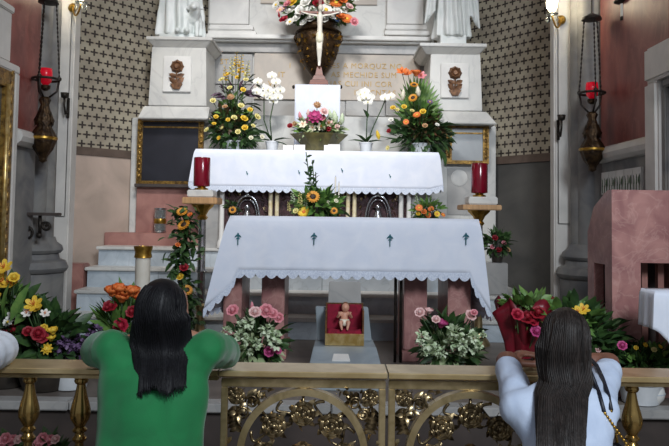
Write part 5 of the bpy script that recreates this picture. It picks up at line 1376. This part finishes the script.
# ================================================================ flowers along the rail, standing on the platform edge
PZ = 0.452
def floor_pot(px, Y, r0, r1, h, mat, label, cat='flowers', name='flower_arrangement', z=PZ):
    c = P(px, 350, Y); c.z = z
    t = thing(name, c, label, cat)
    pot(t, c, r0, r1, h, mat)
    return t, c
# far left: yellow lilies
t, c = floor_pot(8, 4.25, 0.10, 0.13, 0.18, 'pot_dark', 'tall yellow lilies and leaves at the far left behind the rail')
foliage(t, c + Vector((0.0, 0, 0.36)), (0.17, 0.12, 0.20), 230, 0.13, 0.055, 'leaf_dark', seed=91)
foliage(t, c + Vector((0.0, -0.04, 0.50)), (0.12, 0.08, 0.10), 60, 0.12, 0.05, 'leaf_mid', seed=92)
blooms(t, c + Vector((0, 0, 0.1)), 4.10, [(4, 268, 'lily', 'yellow', .12), (3, 283, 'lily', 'yellow', .13), (11, 284, 'lily', 'yellow', .12), (14, 278, 'rose', 'yellow', .07), (-4, 276, 'lily', 'yellow', .12), (12, 317, 'lily', 'white', .08), (8, 322, 'daisy', 'white', .06), (14, 331, 'rose', 'red', .09), (4, 336, 'rose', 'red', .08), (-6, 300, 'lily', 'yellow', .12)], 0.03)
for (px, py, dx, dz, L) in ((10, 322, 0.45, 1, 0.26), (3, 318, 0.1, 1, 0.22), (14, 325, 0.75, 0.9, 0.2)):
    b = MB(); b.leaf(P(px, py, 4.06), (dx, -0.1, dz), L, 0.06, 0.1, PI / 2); b.build('long_leaf', 'leaf_mid', t, True)
# yellow and red mixed pot
t, c = floor_pot(46, 4.20, 0.12, 0.16, 0.13, 'pot_dark', 'dark bowl of yellow, white and dark red flowers beside the yellow lilies')
foliage(t, c + Vector((0, 0, 0.28)), (0.2, 0.12, 0.16), 330, 0.12, 0.06, 'leaf_dark', seed=93, zmin=c.z + 0.10)
blooms(t, c + Vector((0, 0, 0.08)), 4.04, [(34, 305, 'lily', 'yellow', .12), (37, 308, 'rose', 'yellow', .07), (31, 308, 'rose', 'orange', .06), (27, 313, 'lily', 'white', .07), (45, 314, 'lily', 'white', .07), (44, 328, 'rose', 'yellow', .05), (53, 332, 'tulip', 'yellow', .08), (51, 339, 'tulip', 'yellow', .07), (47, 349, 'pompom', 'yellow', .075), (38, 334, 'rose', 'red', .09), (42, 337, 'rose', 'red', .08), (28, 332, 'rose', 'red', .07)], 0.02)
# low purple filler
t, c = floor_pot(72, 4.22, 0.09, 0.11, 0.12, 'pot_white', 'low pot of small mauve flowers left of the woman in green')
foliage(t, c + Vector((0, 0, 0.17)), (0.15, 0.1, 0.07), 130, 0.08, 0.04, 'leaf_dark', seed=94, zmin=c.z + 0.1)
clump(t, 4.12, [(60, 347, .035), (66, 343, .035), (72, 349, .03), (78, 341, .035), (84, 346, .035), (70, 354, .03), (80, 353, .03)], 'purple')
# orange tulips
t, c = floor_pot(122, 4.30, 0.09, 0.12, 0.16, 'pot_dark', 'orange tulips with red roses just left of the long black hair')
foliage(t, c + Vector((0, 0, 0.30)), (0.13, 0.1, 0.18), 150, 0.15, 0.045, 'leaf_mid', seed=95, up=1.0)
blooms(t, c + Vector((0, 0, 0.1)), 4.18, [(112, 293, 'tulip', 'orange', .12), (119, 291, 'tulip', 'orange', .12), (126, 295, 'tulip', 'orange', .13), (132, 293, 'tulip', 'orange', .12), (122, 299, 'tulip', 'orange', .12), (138, 298, 'tulip', 'orange', .11), (110, 307, 'rose', 'red', .09), (107, 309, 'rose', 'red', .06), (121, 326, 'rose', 'crimson', .10), (132, 312, 'rose', 'red', .08)], 0.03)
clump(t, 4.15, [(97, 330, .03), (92, 335, .03)], 'purple')
# pink and white left of the gate
def pinkwhite(px, label, fl, cl, seed):
    t, c = floor_pot(px, 4.42, 0.07, 0.09, 0.14, 'clear_glass', label)
    foliage(t, c + Vector((0, 0, 0.25)), (0.17, 0.11, 0.14), 170, 0.11, 0.045, 'leaf_dark', seed=seed)
    foliage(t, c + Vector((0, -0.03, 0.22)), (0.15, 0.10, 0.10), 90, 0.09, 0.045, 'leaf_pale', seed=seed + 1)
    blooms(t, c + Vector((0, 0, 0.06)), 4.28, fl, 0.02)
    clump(t, 4.24, cl, 'green_white', seed)
pinkwhite(257, 'glass vase of pink roses and white blossom beside the green sleeve',
          [(233, 311, 'rose', 'pink', .085), (252, 306, 'bud', 'pink', .06), (255, 313, 'rose', 'pale_pink', .085), (266, 311, 'rose', 'pink', .095), (272, 314, 'rose', 'pink', .08), (279, 318, 'rose', 'pink', .07), (269, 352, 'rose', 'magenta', .07), (277, 351, 'rose', 'magenta', .06)],
          [(243, 326, .035), (249, 322, .035), (241, 336, .035), (247, 340, .03), (267, 330, .04), (276, 336, .035), (275, 344, .035), (257, 344, .03), (226, 331, .03), (250, 352, .02), (270, 338, .03)], 111)
pinkwhite(449, 'glass vase of pale pink roses and white blossom under the right of the altar',
          [(420, 313, 'rose', 'pale_pink', .07), (429, 312, 'tulip', 'pale_pink', .07), (436, 320, 'rose', 'pale_pink', .06), (441, 325, 'tulip', 'magenta', .10), (470, 316, 'rose', 'pale_pink', .08), (474, 313, 'rose', 'pink', .05)],
          [(422, 337, .035), (429, 344, .04), (436, 350, .035), (425, 351, .03), (442, 352, .03), (455, 333, .045), (453, 342, .04), (463, 344, .035), (473, 337, .035), (472, 347, .035), (479, 346, .025), (463, 353, .02), (483, 334, .02), (418, 343, .02)], 131)
# red-wrapped bouquet
c = P(523, 352, 4.15); c.z = PZ
t = thing('wrapped_bouquet', c, 'bouquet in shiny red wrapping paper beside the woman in white', 'bouquet')
top = P(520, 310, 4.15).z
MB().rings([[(c.x + (r * (1 + w_ * math.sin(6 * a) + 0.5 * w_ * math.sin(11 * a + 1))) * math.cos(a), c.y + 0.8 * r * (1 + w_ * math.sin(6 * a)) * math.sin(a), z + dz * math.sin(5 * a + 0.6)) for a in [2 * PI * i / 60 for i in range(60)]] for (r, z, w_, dz) in ((0.03, PZ, 0.05, 0), (0.045, PZ + 0.06, 0.12, 0), (0.075, PZ + 0.16, 0.16, 0), (0.115, top - 0.10, 0.15, 0.01), (0.15, top - 0.02, 0.16, 0.03), (0.165, top + 0.03, 0.16, 0.05), (0.15, top + 0.015, 0.16, 0.05), (0.06, PZ + 0.18, 0.1, 0))]).build('paper_wrap', 'red_paper', t, True)
foliage(t, Vector((c.x + 0.03, c.y, top + 0.0)), (0.14, 0.10, 0.06), 120, 0.09, 0.045, 'leaf_mid', seed=141, zmin=top - 0.05)
blooms(t, Vector((c.x, c.y, PZ + 0.1)), 4.02, [(536, 332, 'rose', 'magenta', .08), (527, 318, 'rose', 'red', .10), (538, 314, 'rose', 'red', .10), (517, 315, 'rose', 'crimson', .08), (532, 322, 'rose', 'crimson', .08)], 0.02)
# plants behind the woman in white and to the right
t, c = floor_pot(578, 4.15, 0.11, 0.14, 0.16, 'pot_dark', 'leafy pot with one yellow flower behind the long brown hair')
foliage(t, c + Vector((0.0, 0, 0.33)), (0.24, 0.12, 0.20), 300, 0.12, 0.055, 'leaf_dark', seed=151)
foliage(t, c + Vector((-0.08, -0.03, 0.46)), (0.17, 0.08, 0.08), 70, 0.10, 0.05, 'leaf_mid', seed=152)
blooms(t, c + Vector((0, 0, 0.1)), 4.0, [(577, 312, 'lily', 'yellow', .08), (583, 310, 'lily', 'yellow', .09), (598, 350, 'rose', 'pale_pink', .04), (588, 338, 'rose', 'purple', .04)], 0.02)
t, c = floor_pot(640, 4.08, 0.10, 0.12, 0.13, 'pot_white', 'low leafy pot with a magenta flower before the ambo')
foliage(t, c + Vector((0.02, 0, 0.22)), (0.22, 0.10, 0.08), 260, 0.09, 0.05, 'leaf_dark', seed=161, zmin=c.z + 0.1)
foliage(t, c + Vector((0.06, -0.03, 0.23)), (0.18, 0.08, 0.06), 70, 0.07, 0.04, 'leaf_mid', seed=162, zmin=c.z + 0.1)
blooms(t, c + Vector((0, 0, 0.08)), 3.96, [(622, 346, 'rose', 'magenta', .06), (636, 348, 'rose', 'yellow', .03), (654, 350, 'rose', 'pale_yellow', .035), (645, 345, 'rose', 'yellow', .03), (660, 347, 'rose', 'yellow', .03)], 0.01)
# round white vase seen under the handrail on the right
c = P(648, 402, 4.02); c.z = PZ + 0.0
t = thing('stone_vase', P(651, 402, 4.06) * 1, 'squat white stone vase seen below the handrail at right', 'vase')
t.location.z = PZ
cv = Vector(t.location); zt_v = P(650, 381, 4.06).z
MB().lathe([(0.045, 0), (0.05, 0.008), (0.068, 0.03), (0.076, 0.06), (0.07, 0.09), (0.05, 0.115), (0.04, 0.122), (0.046, 0.135), (0.036, 0.135), (0.03, 0.115)], cv, 24).build('body', 'white_stone', t, True, auto=40)
MB().lathe([(0.073, 0.057), (0.079, 0.062), (0.073, 0.067)], cv, 24).build('band', 'step_marble', t, True)
# pink flowers on the lower floor, seen between the left balusters
for (px, lab) in ((10, 'low pot of pink flowers on the floor behind the leftmost baluster'), (47, 'low pot of pink flowers on the floor between the two left balusters')):
    c = P(px, 440, 3.35); c.z = 0.102
    t = thing('flower_pot', c, lab, 'flowers', 'pink flower pots on the lower floor')
    pot(t, c, 0.07, 0.09, 0.14, 'pot_dark')
    foliage(t, c + Vector((0, 0, 0.22)), (0.11, 0.10, 0.08), 120, 0.09, 0.045, 'leaf_dark', seed=170 + px, zmin=c.z + 0.12)
    blooms(t, c + Vector((0, 0, 0.1)), 3.3, [(px - 4, 439, 'rose', 'pink', .06), (px + 3, 441, 'rose', 'pink', .06), (px + 9, 440, 'rose', 'pale_pink', .05), (px - 9, 444, 'rose', 'pink', .05)], 0.02)
# ================================================================ people kneeling at the rail
def hand(f, wrist, d, nrm, thumb_side, curl=0.5, sc_=1.0):
    """palm, four fingers and thumb; d = pointing direction, nrm = back of the hand, thumb_side = unit vector towards the thumb"""
    d = d.normalized(); nrm = nrm.normalized(); s = thumb_side.normalized(); k = sc_
    for j in (-1.4, -0.5, 0.5, 1.4):
        f.cap(wrist + s * 0.012 * j * k, wrist + d * 0.085 * k + s * 0.019 * j * k, 0.015 * k, 0.012 * k, 10)
    for i, L in enumerate((0.070, 0.080, 0.075, 0.058)):
        off = (1.5 - i) * 0.0195 * k
        p = wrist + d * 0.088 * k + s * off; dd = d.copy()
        for q, (fr, r0, r1) in enumerate(((0.45, 0.0098, 0.009), (0.32, 0.009, 0.0083), (0.23, 0.0083, 0.0072))):
            dd = (dd - nrm * curl * (0.35 + 0.25 * q)).normalized()
            e = p + dd * L * fr * k; f.cap(p, e, r0 * k, r1 * k, 8); p = e
    p = wrist + d * 0.028 * k + s * 0.022 * k
    e = p + (d * 0.6 + s * 0.75 - nrm * 0.2).normalized() * 0.042 * k; f.cap(p, e, 0.0135 * k, 0.0115 * k, 8)
    e2 = e + (d * 0.9 + s * 0.3 - nrm * 0.3).normalized() * 0.030 * k; f.cap(e, e2, 0.011 * k, 0.0085 * k, 8)
def lerp3(a, b, t): return Vector(a).lerp(Vector(b), t)

def person(label, skin, J, garment_mat, lower_mat, hair, sleeve, pray=True, fold=0.006, seed=1, flare=1.0, voxg=0.0095):
    """J: joints in world coordinates"""
    t = thing('person', (J['pelvis'].x, J['pelvis'].y - 0.05, 0.12), label, 'person')
    H = J['head']; fw = J['face'].normalized(); up = (H - J['neck']).normalized()
    sd = fw.cross(up).normalized(); up = sd.cross(fw).normalized()
    rot = Matrix((sd, fw, up)).transposed()
    hp = lambda a, b, c: H + sd * a + fw * b + up * c
    f = MB()
    f.ell(hp(0, -0.012, 0.022), (0.076, 0.092, 0.092), rot, 20, 14)                   # cranium
    f.ell(hp(0, 0.022, -0.035), (0.060, 0.066, 0.075), rot, 18, 12)                   # face
    f.ell(hp(0, 0.050, -0.090), (0.030, 0.030, 0.024), rot)                           # chin
    f.cap(hp(0, 0.083, 0.005), hp(0, 0.101, -0.032), 0.009, 0.012); f.ell(hp(0, 0.092, -0.034), (0.017, 0.012, 0.010), rot)
    f.ell(hp(0, 0.080, -0.064), (0.024, 0.012, 0.010), rot)                           # mouth
    f.cap(hp(-0.045, 0.070, 0.022), hp(0.045, 0.070, 0.022), 0.012, 0.012)            # brow
    for s in (-1, 1):
        f.ell(hp(s * 0.040, 0.066, -0.030), (0.020, 0.014, 0.018), rot)
        f.ell(hp(s * 0.077, -0.005, -0.010), (0.009, 0.018, 0.030), rot)
    f.cap(J['neck'] - up * 0.03, hp(0, -0.02, -0.05), 0.050, 0.046)
    ch, pe = J['chest'], J['pelvis']
    for s, k in ((-1, 'L'), (1, 'R')):
        sh, el, wr = J['sh' + k], J['el' + k], J['wr' + k]
        f.cap(J['neck'] - up * 0.04, sh, 0.048, 0.046)
        f.cap(sh, el, 0.046, 0.039); f.cap(el, lerp3(el, wr, 0.35), 0.040, 0.041); f.cap(lerp3(el, wr, 0.35), wr, 0.038, 0.025)
        f.cap(ch + Vector((s * 0.06, 0, 0.03)), sh, 0.074, 0.044); f.cap(ch + Vector((s * 0.05, 0, 0)), pe + Vector((s * 0.06, 0, 0.02)), 0.08, 0.09)
        hi, kn, an, to = J['hip' + k], J['kn' + k], J['an' + k], J['to' + k]
        f.cap(pe, hi, 0.10, 0.095); f.cap(hi, kn, 0.088, 0.058); f.cap(kn, lerp3(kn, an, 0.35), 0.055, 0.052); f.cap(lerp3(kn, an, 0.35), an, 0.052, 0.033)
        f.cap(an, to, 0.033, 0.024); f.ell(an + Vector((0, -0.02, 0.0)), (0.030, 0.035, 0.035))
        dd = J['hd' + k]
        if pray: hand(f, wr, dd, Vector((s, 0, 0)), Vector((0, -1, 0.1)), 0.06)
        else: hand(f, wr, dd, Vector((0, 0, 1)), Vector((0, 1, 0)), 0.35)
    f.cap(ch, pe, 0.10, 0.11)
    place_mesh('body', remeshed(f, 0.0062, 3), skin, t)
    for s in (-1, 1):
        e = MB().ell(hp(s * 0.032, 0.073, 0.0), (0.013, 0.011, 0.0095), rot, 12, 8).build('eye', 'eye_white', t, True)
        MB().ell(hp(s * 0.032, 0.082, 0.0), (0.0055, 0.004, 0.0055), rot, 10, 6).build('iris', 'eye_dark', e, True)
    MB().ell(hp(0, 0.088, -0.064), (0.021, 0.007, 0.0075), rot, 14, 8).build('lips', 'lips', t, True)
    # upper garment
    g = MB(); rr_ = random.Random(seed)
    wv, dv = J['waist']
    hem = J['hem']
    c0 = ch + Vector((0, 0, 0.09))
    nr = 12; rs = []
    mid = lerp3(ch, pe, 0.5)
    prof = J['prof']                                                   # (u from shoulders to hem, half width, half depth)
    axis = lambda u: (lerp3(J['neck'] - Vector((0, 0.01, 0.02)), pe, u) if u <= 1 else pe + (pe - J['neck']).normalized() * (u - 1) * 0.5)
    for (u, hw, hd) in prof:
        c = axis(u); rs.append([c + Vector((hw * math.cos(2 * PI * i / 36), hd * math.sin(2 * PI * i / 36), 0)) for i in range(36)])
    g.rings(rs)
    for s, k in ((-1, 'L'), (1, 'R')):
        sh, el, wr = J['sh' + k], J['el' + k], J['wr' + k]
        g.cap(J['neck'] - Vector((0, 0.0, 0.035)), sh, 0.060, 0.068)
        g.cap(ch + Vector((s * 0.06, 0, 0.03)), sh, 0.092, 0.062); g.cap(ch + Vector((s * 0.05, 0, 0)), pe + Vector((s * 0.06, 0, 0.02)), 0.098, 0.108)
        pts = [sh, lerp3(sh, el, 0.35), lerp3(sh, el, 0.7), lerp3(sh, el, sleeve[0])]
        for i in range(3): g.cap(pts[i], pts[i + 1], sleeve[1][i], sleeve[1][i + 1])
        if len(sleeve) > 2: g.cap(el, lerp3(el, wr, sleeve[2]), sleeve[1][3], sleeve[1][3] * 0.92)
    nk = J['neck']
    def drape(co, n):
        a = mnoise.noise(Vector((co.x * 14 + seed, co.y * 14, co.z * 3.2)))
        b2 = mnoise.noise(Vector((co.x * 6, co.y * 6 + seed, co.z * 9)))
        return co + n * (fold * a * 1.3 + fold * 0.9 * b2)
    me = remeshed(g, voxg, 4, drape)
    go = place_mesh('blouse', me, garment_mat, t)
    # lower garment
    l = MB()
    for s, k in ((-1, 'L'), (1, 'R')):
        hi, kn, an = J['hip' + k], J['kn' + k], J['an' + k]
        l.cap(pe + Vector((s * 0.02, 0, 0)), hi, 0.118, 0.112); l.cap(hi, kn, 0.105, 0.075); l.cap(kn, an, 0.070, 0.050)
    place_mesh('trousers', remeshed(l, 0.012, 3), lower_mat, t)
    # hair
    hair(t, hp, rot, H, sd, fw, up)
    return t, go

def long_hair(mat, rows, seed, strands, tipjag, cap_r=(0.087, 0.103, 0.108)):
    """rows: (centre, half width, half thickness) from the nape down; the cap over the skull is added above"""
    def fn(t, hp, rot, H, sd, fw, up):
        r_ = random.Random(seed); b = MB(); seg = 96
        rw = [list(q) for q in rows]
        for _ in range(3):                                             # let the hair hang in a smooth line
            ys_ = [q[0].y for q in rw]
            for i in range(1, len(rw) - 1): rw[i][0] = Vector((rw[i][0].x, min(ys_[i], (ys_[i - 1] + ys_[i] + ys_[i + 1]) / 3), rw[i][0].z))
        ridge = [mnoise.noise(Vector((math.cos(2 * PI * i / seg) * 5.0, math.sin(2 * PI * i / seg) * 5.0, seed))) for i in range(seg)]
        fine = [r_.uniform(-1, 1) for i in range(seg)]
        rings = []
        cc = hp(0, -0.022, 0.022)
        for i in range(1, 9):                                          # crown
            th = (PI / 2) * i / 8
            ring = []
            for j in range(seg):
                a = 2 * PI * j / seg; k = 1 + (0.010 * ridge[j] + 0.003 * fine[j]) * math.sin(th)
                part = -0.006 * math.exp(-((math.cos(a) * math.sin(th)) / 0.10) ** 2) if math.sin(a) > -0.4 else 0
                ring.append(cc + sd * cap_r[0] * math.sin(th) * math.cos(a) * k + fw * cap_r[1] * math.sin(th) * math.sin(a) * (k if math.sin(a) < 0 else 0.80) + up * (cap_r[2] * math.cos(th) + part))
            rings.append(ring)
        for n_, (c, hw, ht) in enumerate(rw):
            v = n_ / max(1, len(rows) - 1); ring = []
            for j in range(seg):
                a = 2 * PI * j / seg; k = 1 + 0.05 * ridge[j] + 0.008 * fine[j]
                z = 0.0
                if n_ >= len(rows) - 2: z = -tipjag * (0.5 + 0.5 * fine[(j // 4) * 4 % seg]) * (1 if n_ == len(rows) - 1 else 0.4)
                sway = 0.006 * math.sin(v * 5 + j * 0.35 + seed)
                y_ = math.sin(a)
                ring.append(Vector(c) + Vector((hw * math.cos(a) * k + sway, ht * y_ * k, z)))
            rings.append(ring)
        b.rings(rings)
        # free locks over the surface
        m = len(rings)
        for s_ in range(strands):
            j = r_.uniform(seg * 0.48, seg * 1.02) % seg; j0 = int(j); i0 = r_.randint(3, 9); pts = []; rad = []
            dj = r_.uniform(-2.5, 2.5); lift = r_.uniform(-0.001, 0.002)
            for i in range(i0, m):
                u = (i - i0) / max(1, m - 1 - i0); jj = int(j0 + dj * u) % seg
                cen = Vector((0, 0, 0))
                for q in rings[i][::12]: cen += q
                cen /= len(rings[i][::12])
                p = rings[i][jj]; o = (p - cen); o.z = 0
                pts.append(p + (o.normalized() * lift if o.length > 1e-5 else Vector((0, 0, 0)))); rad.append(0.0016 * (1 - 0.6 * u) + 0.0004)
            pts.append(pts[-1] + Vector((r_.uniform(-.008, .008), r_.uniform(-.004, .004), -r_.uniform(0.004, tipjag * 0.9)))); rad.append(0.0005)
            if len(pts) > 3: b.tube(pts, rad, 5)
        b.build('hair', mat, t, True, auto=75)
    return fn

def V(*a): return Vector(a)
def back_y(J, z, gap, y0):
    """how far back the hair must hang to lie on the back of the blouse at height z"""
    n, p = J['neck'], J['pelvis']; u = (n.z + 0.02 - z) / (n.z - p.z)
    if u < 0: return y0
    yb = n.y + (p.y - n.y) * u - gap * min(1.0, 0.15 + u * 2.6)
    return min(y0, yb)
RAILZ = RZ
# ---- woman in green, elbows on the rail, hands together before her face
cx = P(161, 350, 2.52).x
hx = P(163, 300, 2.50).x
ztop = P(163, 279, 2.48).z
Hc = V(hx, 2.485, ztop - 0.128)
eL = V(P(95, 352, 2.80).x, 2.80, RAILZ + 0.062); eR = V(P(226, 352, 2.80).x, 2.80, RAILZ + 0.062)
Jg = dict(head=Hc, face=V(0.0, 1, -0.12), neck=V(cx - 0.005, 2.47, Hc.z - 0.125), chest=V(cx, 2.45, 0.86), pelvis=V(cx, 2.38, 0.56),
          shL=V(cx - 0.165, 2.48, 1.022), shR=V(cx + 0.165, 2.48, 1.022), elL=eL, elR=eR,
          wrL=V(cx - 0.022, 2.80, 1.02), wrR=V(cx + 0.022, 2.80, 1.02), hdL=V(0.03, 0.15, 1), hdR=V(-0.03, 0.15, 1),
          hipL=V(cx - 0.09, 2.38, 0.50), hipR=V(cx + 0.09, 2.38, 0.50), knL=V(cx - 0.11, 2.60, 0.20), knR=V(cx + 0.11, 2.60, 0.20),
          anL=V(cx - 0.10, 2.20, 0.175), anR=V(cx + 0.10, 2.20, 0.175), toL=V(cx - 0.10, 2.09, 0.15), toR=V(cx + 0.10, 2.09, 0.15), waist=(0.18, 0.13), hem=0.5,
          prof=[(-0.01, 0.055, 0.05), (0.03, 0.13, 0.075), (0.10, 0.185, 0.105), (0.25, 0.19, 0.122), (0.5, 0.178, 0.122), (0.75, 0.18, 0.128), (1.0, 0.195, 0.145), (1.2, 0.21, 0.155)])
hr = []
bot = P(163, 390, 2.25)
for i in range(13):
    u = i / 12
    z = (Hc.z + 0.0) + (bot.z - Hc.z) * u
    y = back_y(Jg, z, 0.150, 2.455)
    hw = 0.094 + 0.014 * math.sin(PI * min(1, u * 1.3)) - 0.016 * u; ht = 0.094 - 0.056 * min(1, u * 1.7)
    hr.append((V(P(163 - 3.0 * u, 300 + 90 * u, y).x, y, z), hw, ht))
person('woman in green blouse with long black hair, kneeling with elbows on the rail', 'skin_tan', Jg, 'green_dress', 'dark_cloth',
       long_hair('hair_black', hr, 3, 260, 0.03), (0.98, (0.072, 0.070, 0.066, 0.060), 0.3), True, 0.007, 3)

# ---- woman in white, bowed, forearms folded along the rail
cx = P(559, 400, 2.45).x; hx = P(563, 330, 2.50).x
ztop = P(563, 311, 2.48).z
Hc = V(hx, 2.50, ztop - 0.122)
eL = V(P(506, 357, 2.80).x, 2.80, RAILZ + 0.046); eR = V(P(609, 357, 2.80).x, 2.80, RAILZ + 0.046)
Jw = dict(head=Hc, face=V(0.02, 1, -0.45), neck=V(cx + 0.01, 2.44, Hc.z - 0.125), chest=V(cx, 2.38, 0.74), pelvis=V(cx, 2.26, 0.44),
          shL=V(cx - 0.135, 2.45, 0.845), shR=V(cx + 0.135, 2.45, 0.845), elL=eL, elR=eR,
          wrL=V(hx - 0.075, 2.845, RAILZ + 0.030), wrR=V(hx + 0.085, 2.835, RAILZ + 0.030), hdL=V(1, 0.06, -0.02), hdR=V(-1, 0.25, 0.35),
          hipL=V(cx - 0.09, 2.26, 0.40), hipR=V(cx + 0.09, 2.26, 0.40), knL=V(cx - 0.11, 2.60, 0.20), knR=V(cx + 0.11, 2.60, 0.20),
          anL=V(cx - 0.10, 2.14, 0.175), anR=V(cx + 0.10, 2.14, 0.175), toL=V(cx - 0.10, 2.03, 0.15), toR=V(cx + 0.10, 2.03, 0.15), waist=(0.16, 0.12), hem=0.5,
          prof=[(-0.01, 0.055, 0.05), (0.03, 0.11, 0.07), (0.10, 0.14, 0.10), (0.25, 0.145, 0.115), (0.5, 0.14, 0.112), (0.75, 0.145, 0.118), (1.0, 0.16, 0.135), (1.2, 0.17, 0.14)])
hr = []
bot = P(560, 512, 2.28)
for i in range(15):
    u = i / 14
    z = Hc.z + (bot.z - Hc.z) * u
    y = back_y(Jw, z, 0.150, 2.465)
    hw = 0.086 + 0.004 * math.sin(PI * min(1, u * 1.5)) - 0.020 * u; ht = 0.092 - 0.054 * min(1, u * 1.8)
    hr.append((V(P(563 - 4 * u, 340 + 170 * u, y).x, y, z), hw, ht))
pw, shirt = person('woman in white shirt with very long brown hair, bowed with forearms on the rail', 'skin_brown', Jw, 'white_shirt', 'dark_cloth',
       long_hair('hair_brown', hr, 8, 260, 0.05, (0.082, 0.103, 0.106)), (0.80, (0.062, 0.058, 0.055, 0.052)), False, 0.008, 11)
# shoulder bag: navy straps over her right shoulder, gold chain and dark bag at her side
off = Vector(pw.location)
bv = BVHTree.FromPolygons([tuple(v.co + off) for v in shirt.data.vertices], [tuple(p.vertices) for p in shirt.data.polygons])
cam_p = Vector((0, 0, EYE))
def on_shirt(px, py, lift=0.006):
    q = P(px, py, 2.4); d = (q - cam_p).normalized(); h = bv.ray_cast(cam_p, d)
    return (h[0] - d * lift) if h[0] else P(px, py, 2.42)
bg = P(628, 462, 2.44)
t = thing('shoulder_bag', (bg.x, bg.y, bg.z - 0.16), 'dark shoulder bag with navy straps and gold chain on the woman in white', 'bag')
tops = ((588, 366), (596, 366))
ends = []
for k, pts in enumerate((((588, 366), (593, 378), (599, 393), (604, 412)), ((597, 366), (603, 379), (608, 394), (611, 410)))):
    w3 = [on_shirt(a, c) for a, c in pts]
    over = [w3[0] + V(-0.008, 0.06, 0.02), w3[0] + V(-0.012, 0.16, -0.03)]
    MB().tube(over[::-1] + w3, 0.0075, 8).build('strap', 'navy', t, True); ends.append(w3[-1])
MB().rings([[(bg.x - 0.04, bg.y - 0.10, bg.z - 0.16), (bg.x + 0.04, bg.y - 0.10, bg.z - 0.16), (bg.x + 0.04, bg.y + 0.12, bg.z - 0.16), (bg.x - 0.04, bg.y + 0.12, bg.z - 0.16)],
            [(bg.x - 0.045, bg.y - 0.11, bg.z - 0.05), (bg.x + 0.045, bg.y - 0.11, bg.z - 0.05), (bg.x + 0.045, bg.y + 0.13, bg.z - 0.05), (bg.x - 0.045, bg.y + 0.13, bg.z - 0.05)],
            [(bg.x - 0.015, bg.y - 0.09, bg.z + 0.04), (bg.x + 0.015, bg.y - 0.09, bg.z + 0.04), (bg.x + 0.015, bg.y + 0.11, bg.z + 0.04), (bg.x - 0.015, bg.y + 0.11, bg.z + 0.04)]]).build('bag_body', 'dark_cloth', t, bevel=0.012)
for e, dy in zip(ends, (-0.07, 0.09)):
    b = MB(); tgt = V(bg.x, bg.y + dy, bg.z + 0.035); n = 14
    for i in range(n):
        a = e.lerp(tgt, i / n); c = e.lerp(tgt, (i + 0.9) / n); b.tube([a, a.lerp(c, 0.5), c], [0.003, 0.006, 0.003], 6)
    b.build('chain', 'gold', t, True)

# ---- third worshipper at the far left, only a pale sleeve in view
cx = P(-72, 370, 2.52).x; hx = cx
Hc = V(hx, 2.50, 1.13)
eL = V(cx - 0.27, 2.82, RAILZ + 0.062); eR = V(P(1, 354, 2.80).x, 2.80, RAILZ + 0.064)
Jt = dict(head=Hc, face=V(0.0, 1, -0.2), neck=V(cx, 2.47, Hc.z - 0.125), chest=V(cx, 2.45, 0.84), pelvis=V(cx, 2.36, 0.55),
          shL=V(cx - 0.165, 2.47, 0.965), shR=V(cx + 0.165, 2.47, 0.965), elL=eL, elR=eR,
          wrL=V(cx - 0.022, 2.76, 1.02), wrR=V(cx + 0.022, 2.76, 1.02), hdL=V(0.03, 0.15, 1), hdR=V(-0.03, 0.15, 1),
          hipL=V(cx - 0.09, 2.36, 0.50), hipR=V(cx + 0.09, 2.36, 0.50), knL=V(cx - 0.11, 2.60, 0.20), knR=V(cx + 0.11, 2.60, 0.20),
          anL=V(cx - 0.10, 2.20, 0.175), anR=V(cx + 0.10, 2.20, 0.175), toL=V(cx - 0.10, 2.09, 0.15), toR=V(cx + 0.10, 2.09, 0.15), waist=(0.18, 0.13), hem=0.5,
          prof=[(-0.01, 0.055, 0.05), (0.03, 0.13, 0.075), (0.10, 0.185, 0.105), (0.25, 0.19, 0.122), (0.5, 0.178, 0.122), (0.75, 0.18, 0.128), (1.0, 0.195, 0.145), (1.2, 0.21, 0.155)])
hr = [(V(hx, 2.455 - 0.02 * i / 5, Hc.z - 0.03 * i), 0.095 - 0.004 * i, 0.094 - 0.008 * i) for i in range(6)]
person('worshipper at the left edge, only a pale sleeve on the rail in view', 'skin_tan', Jt, 'pale_shirt', 'dark_cloth',
       long_hair('hair_black', hr, 5, 60, 0.03), (0.98, (0.078, 0.074, 0.072, 0.068), 0.3), True, 0.006, 5)
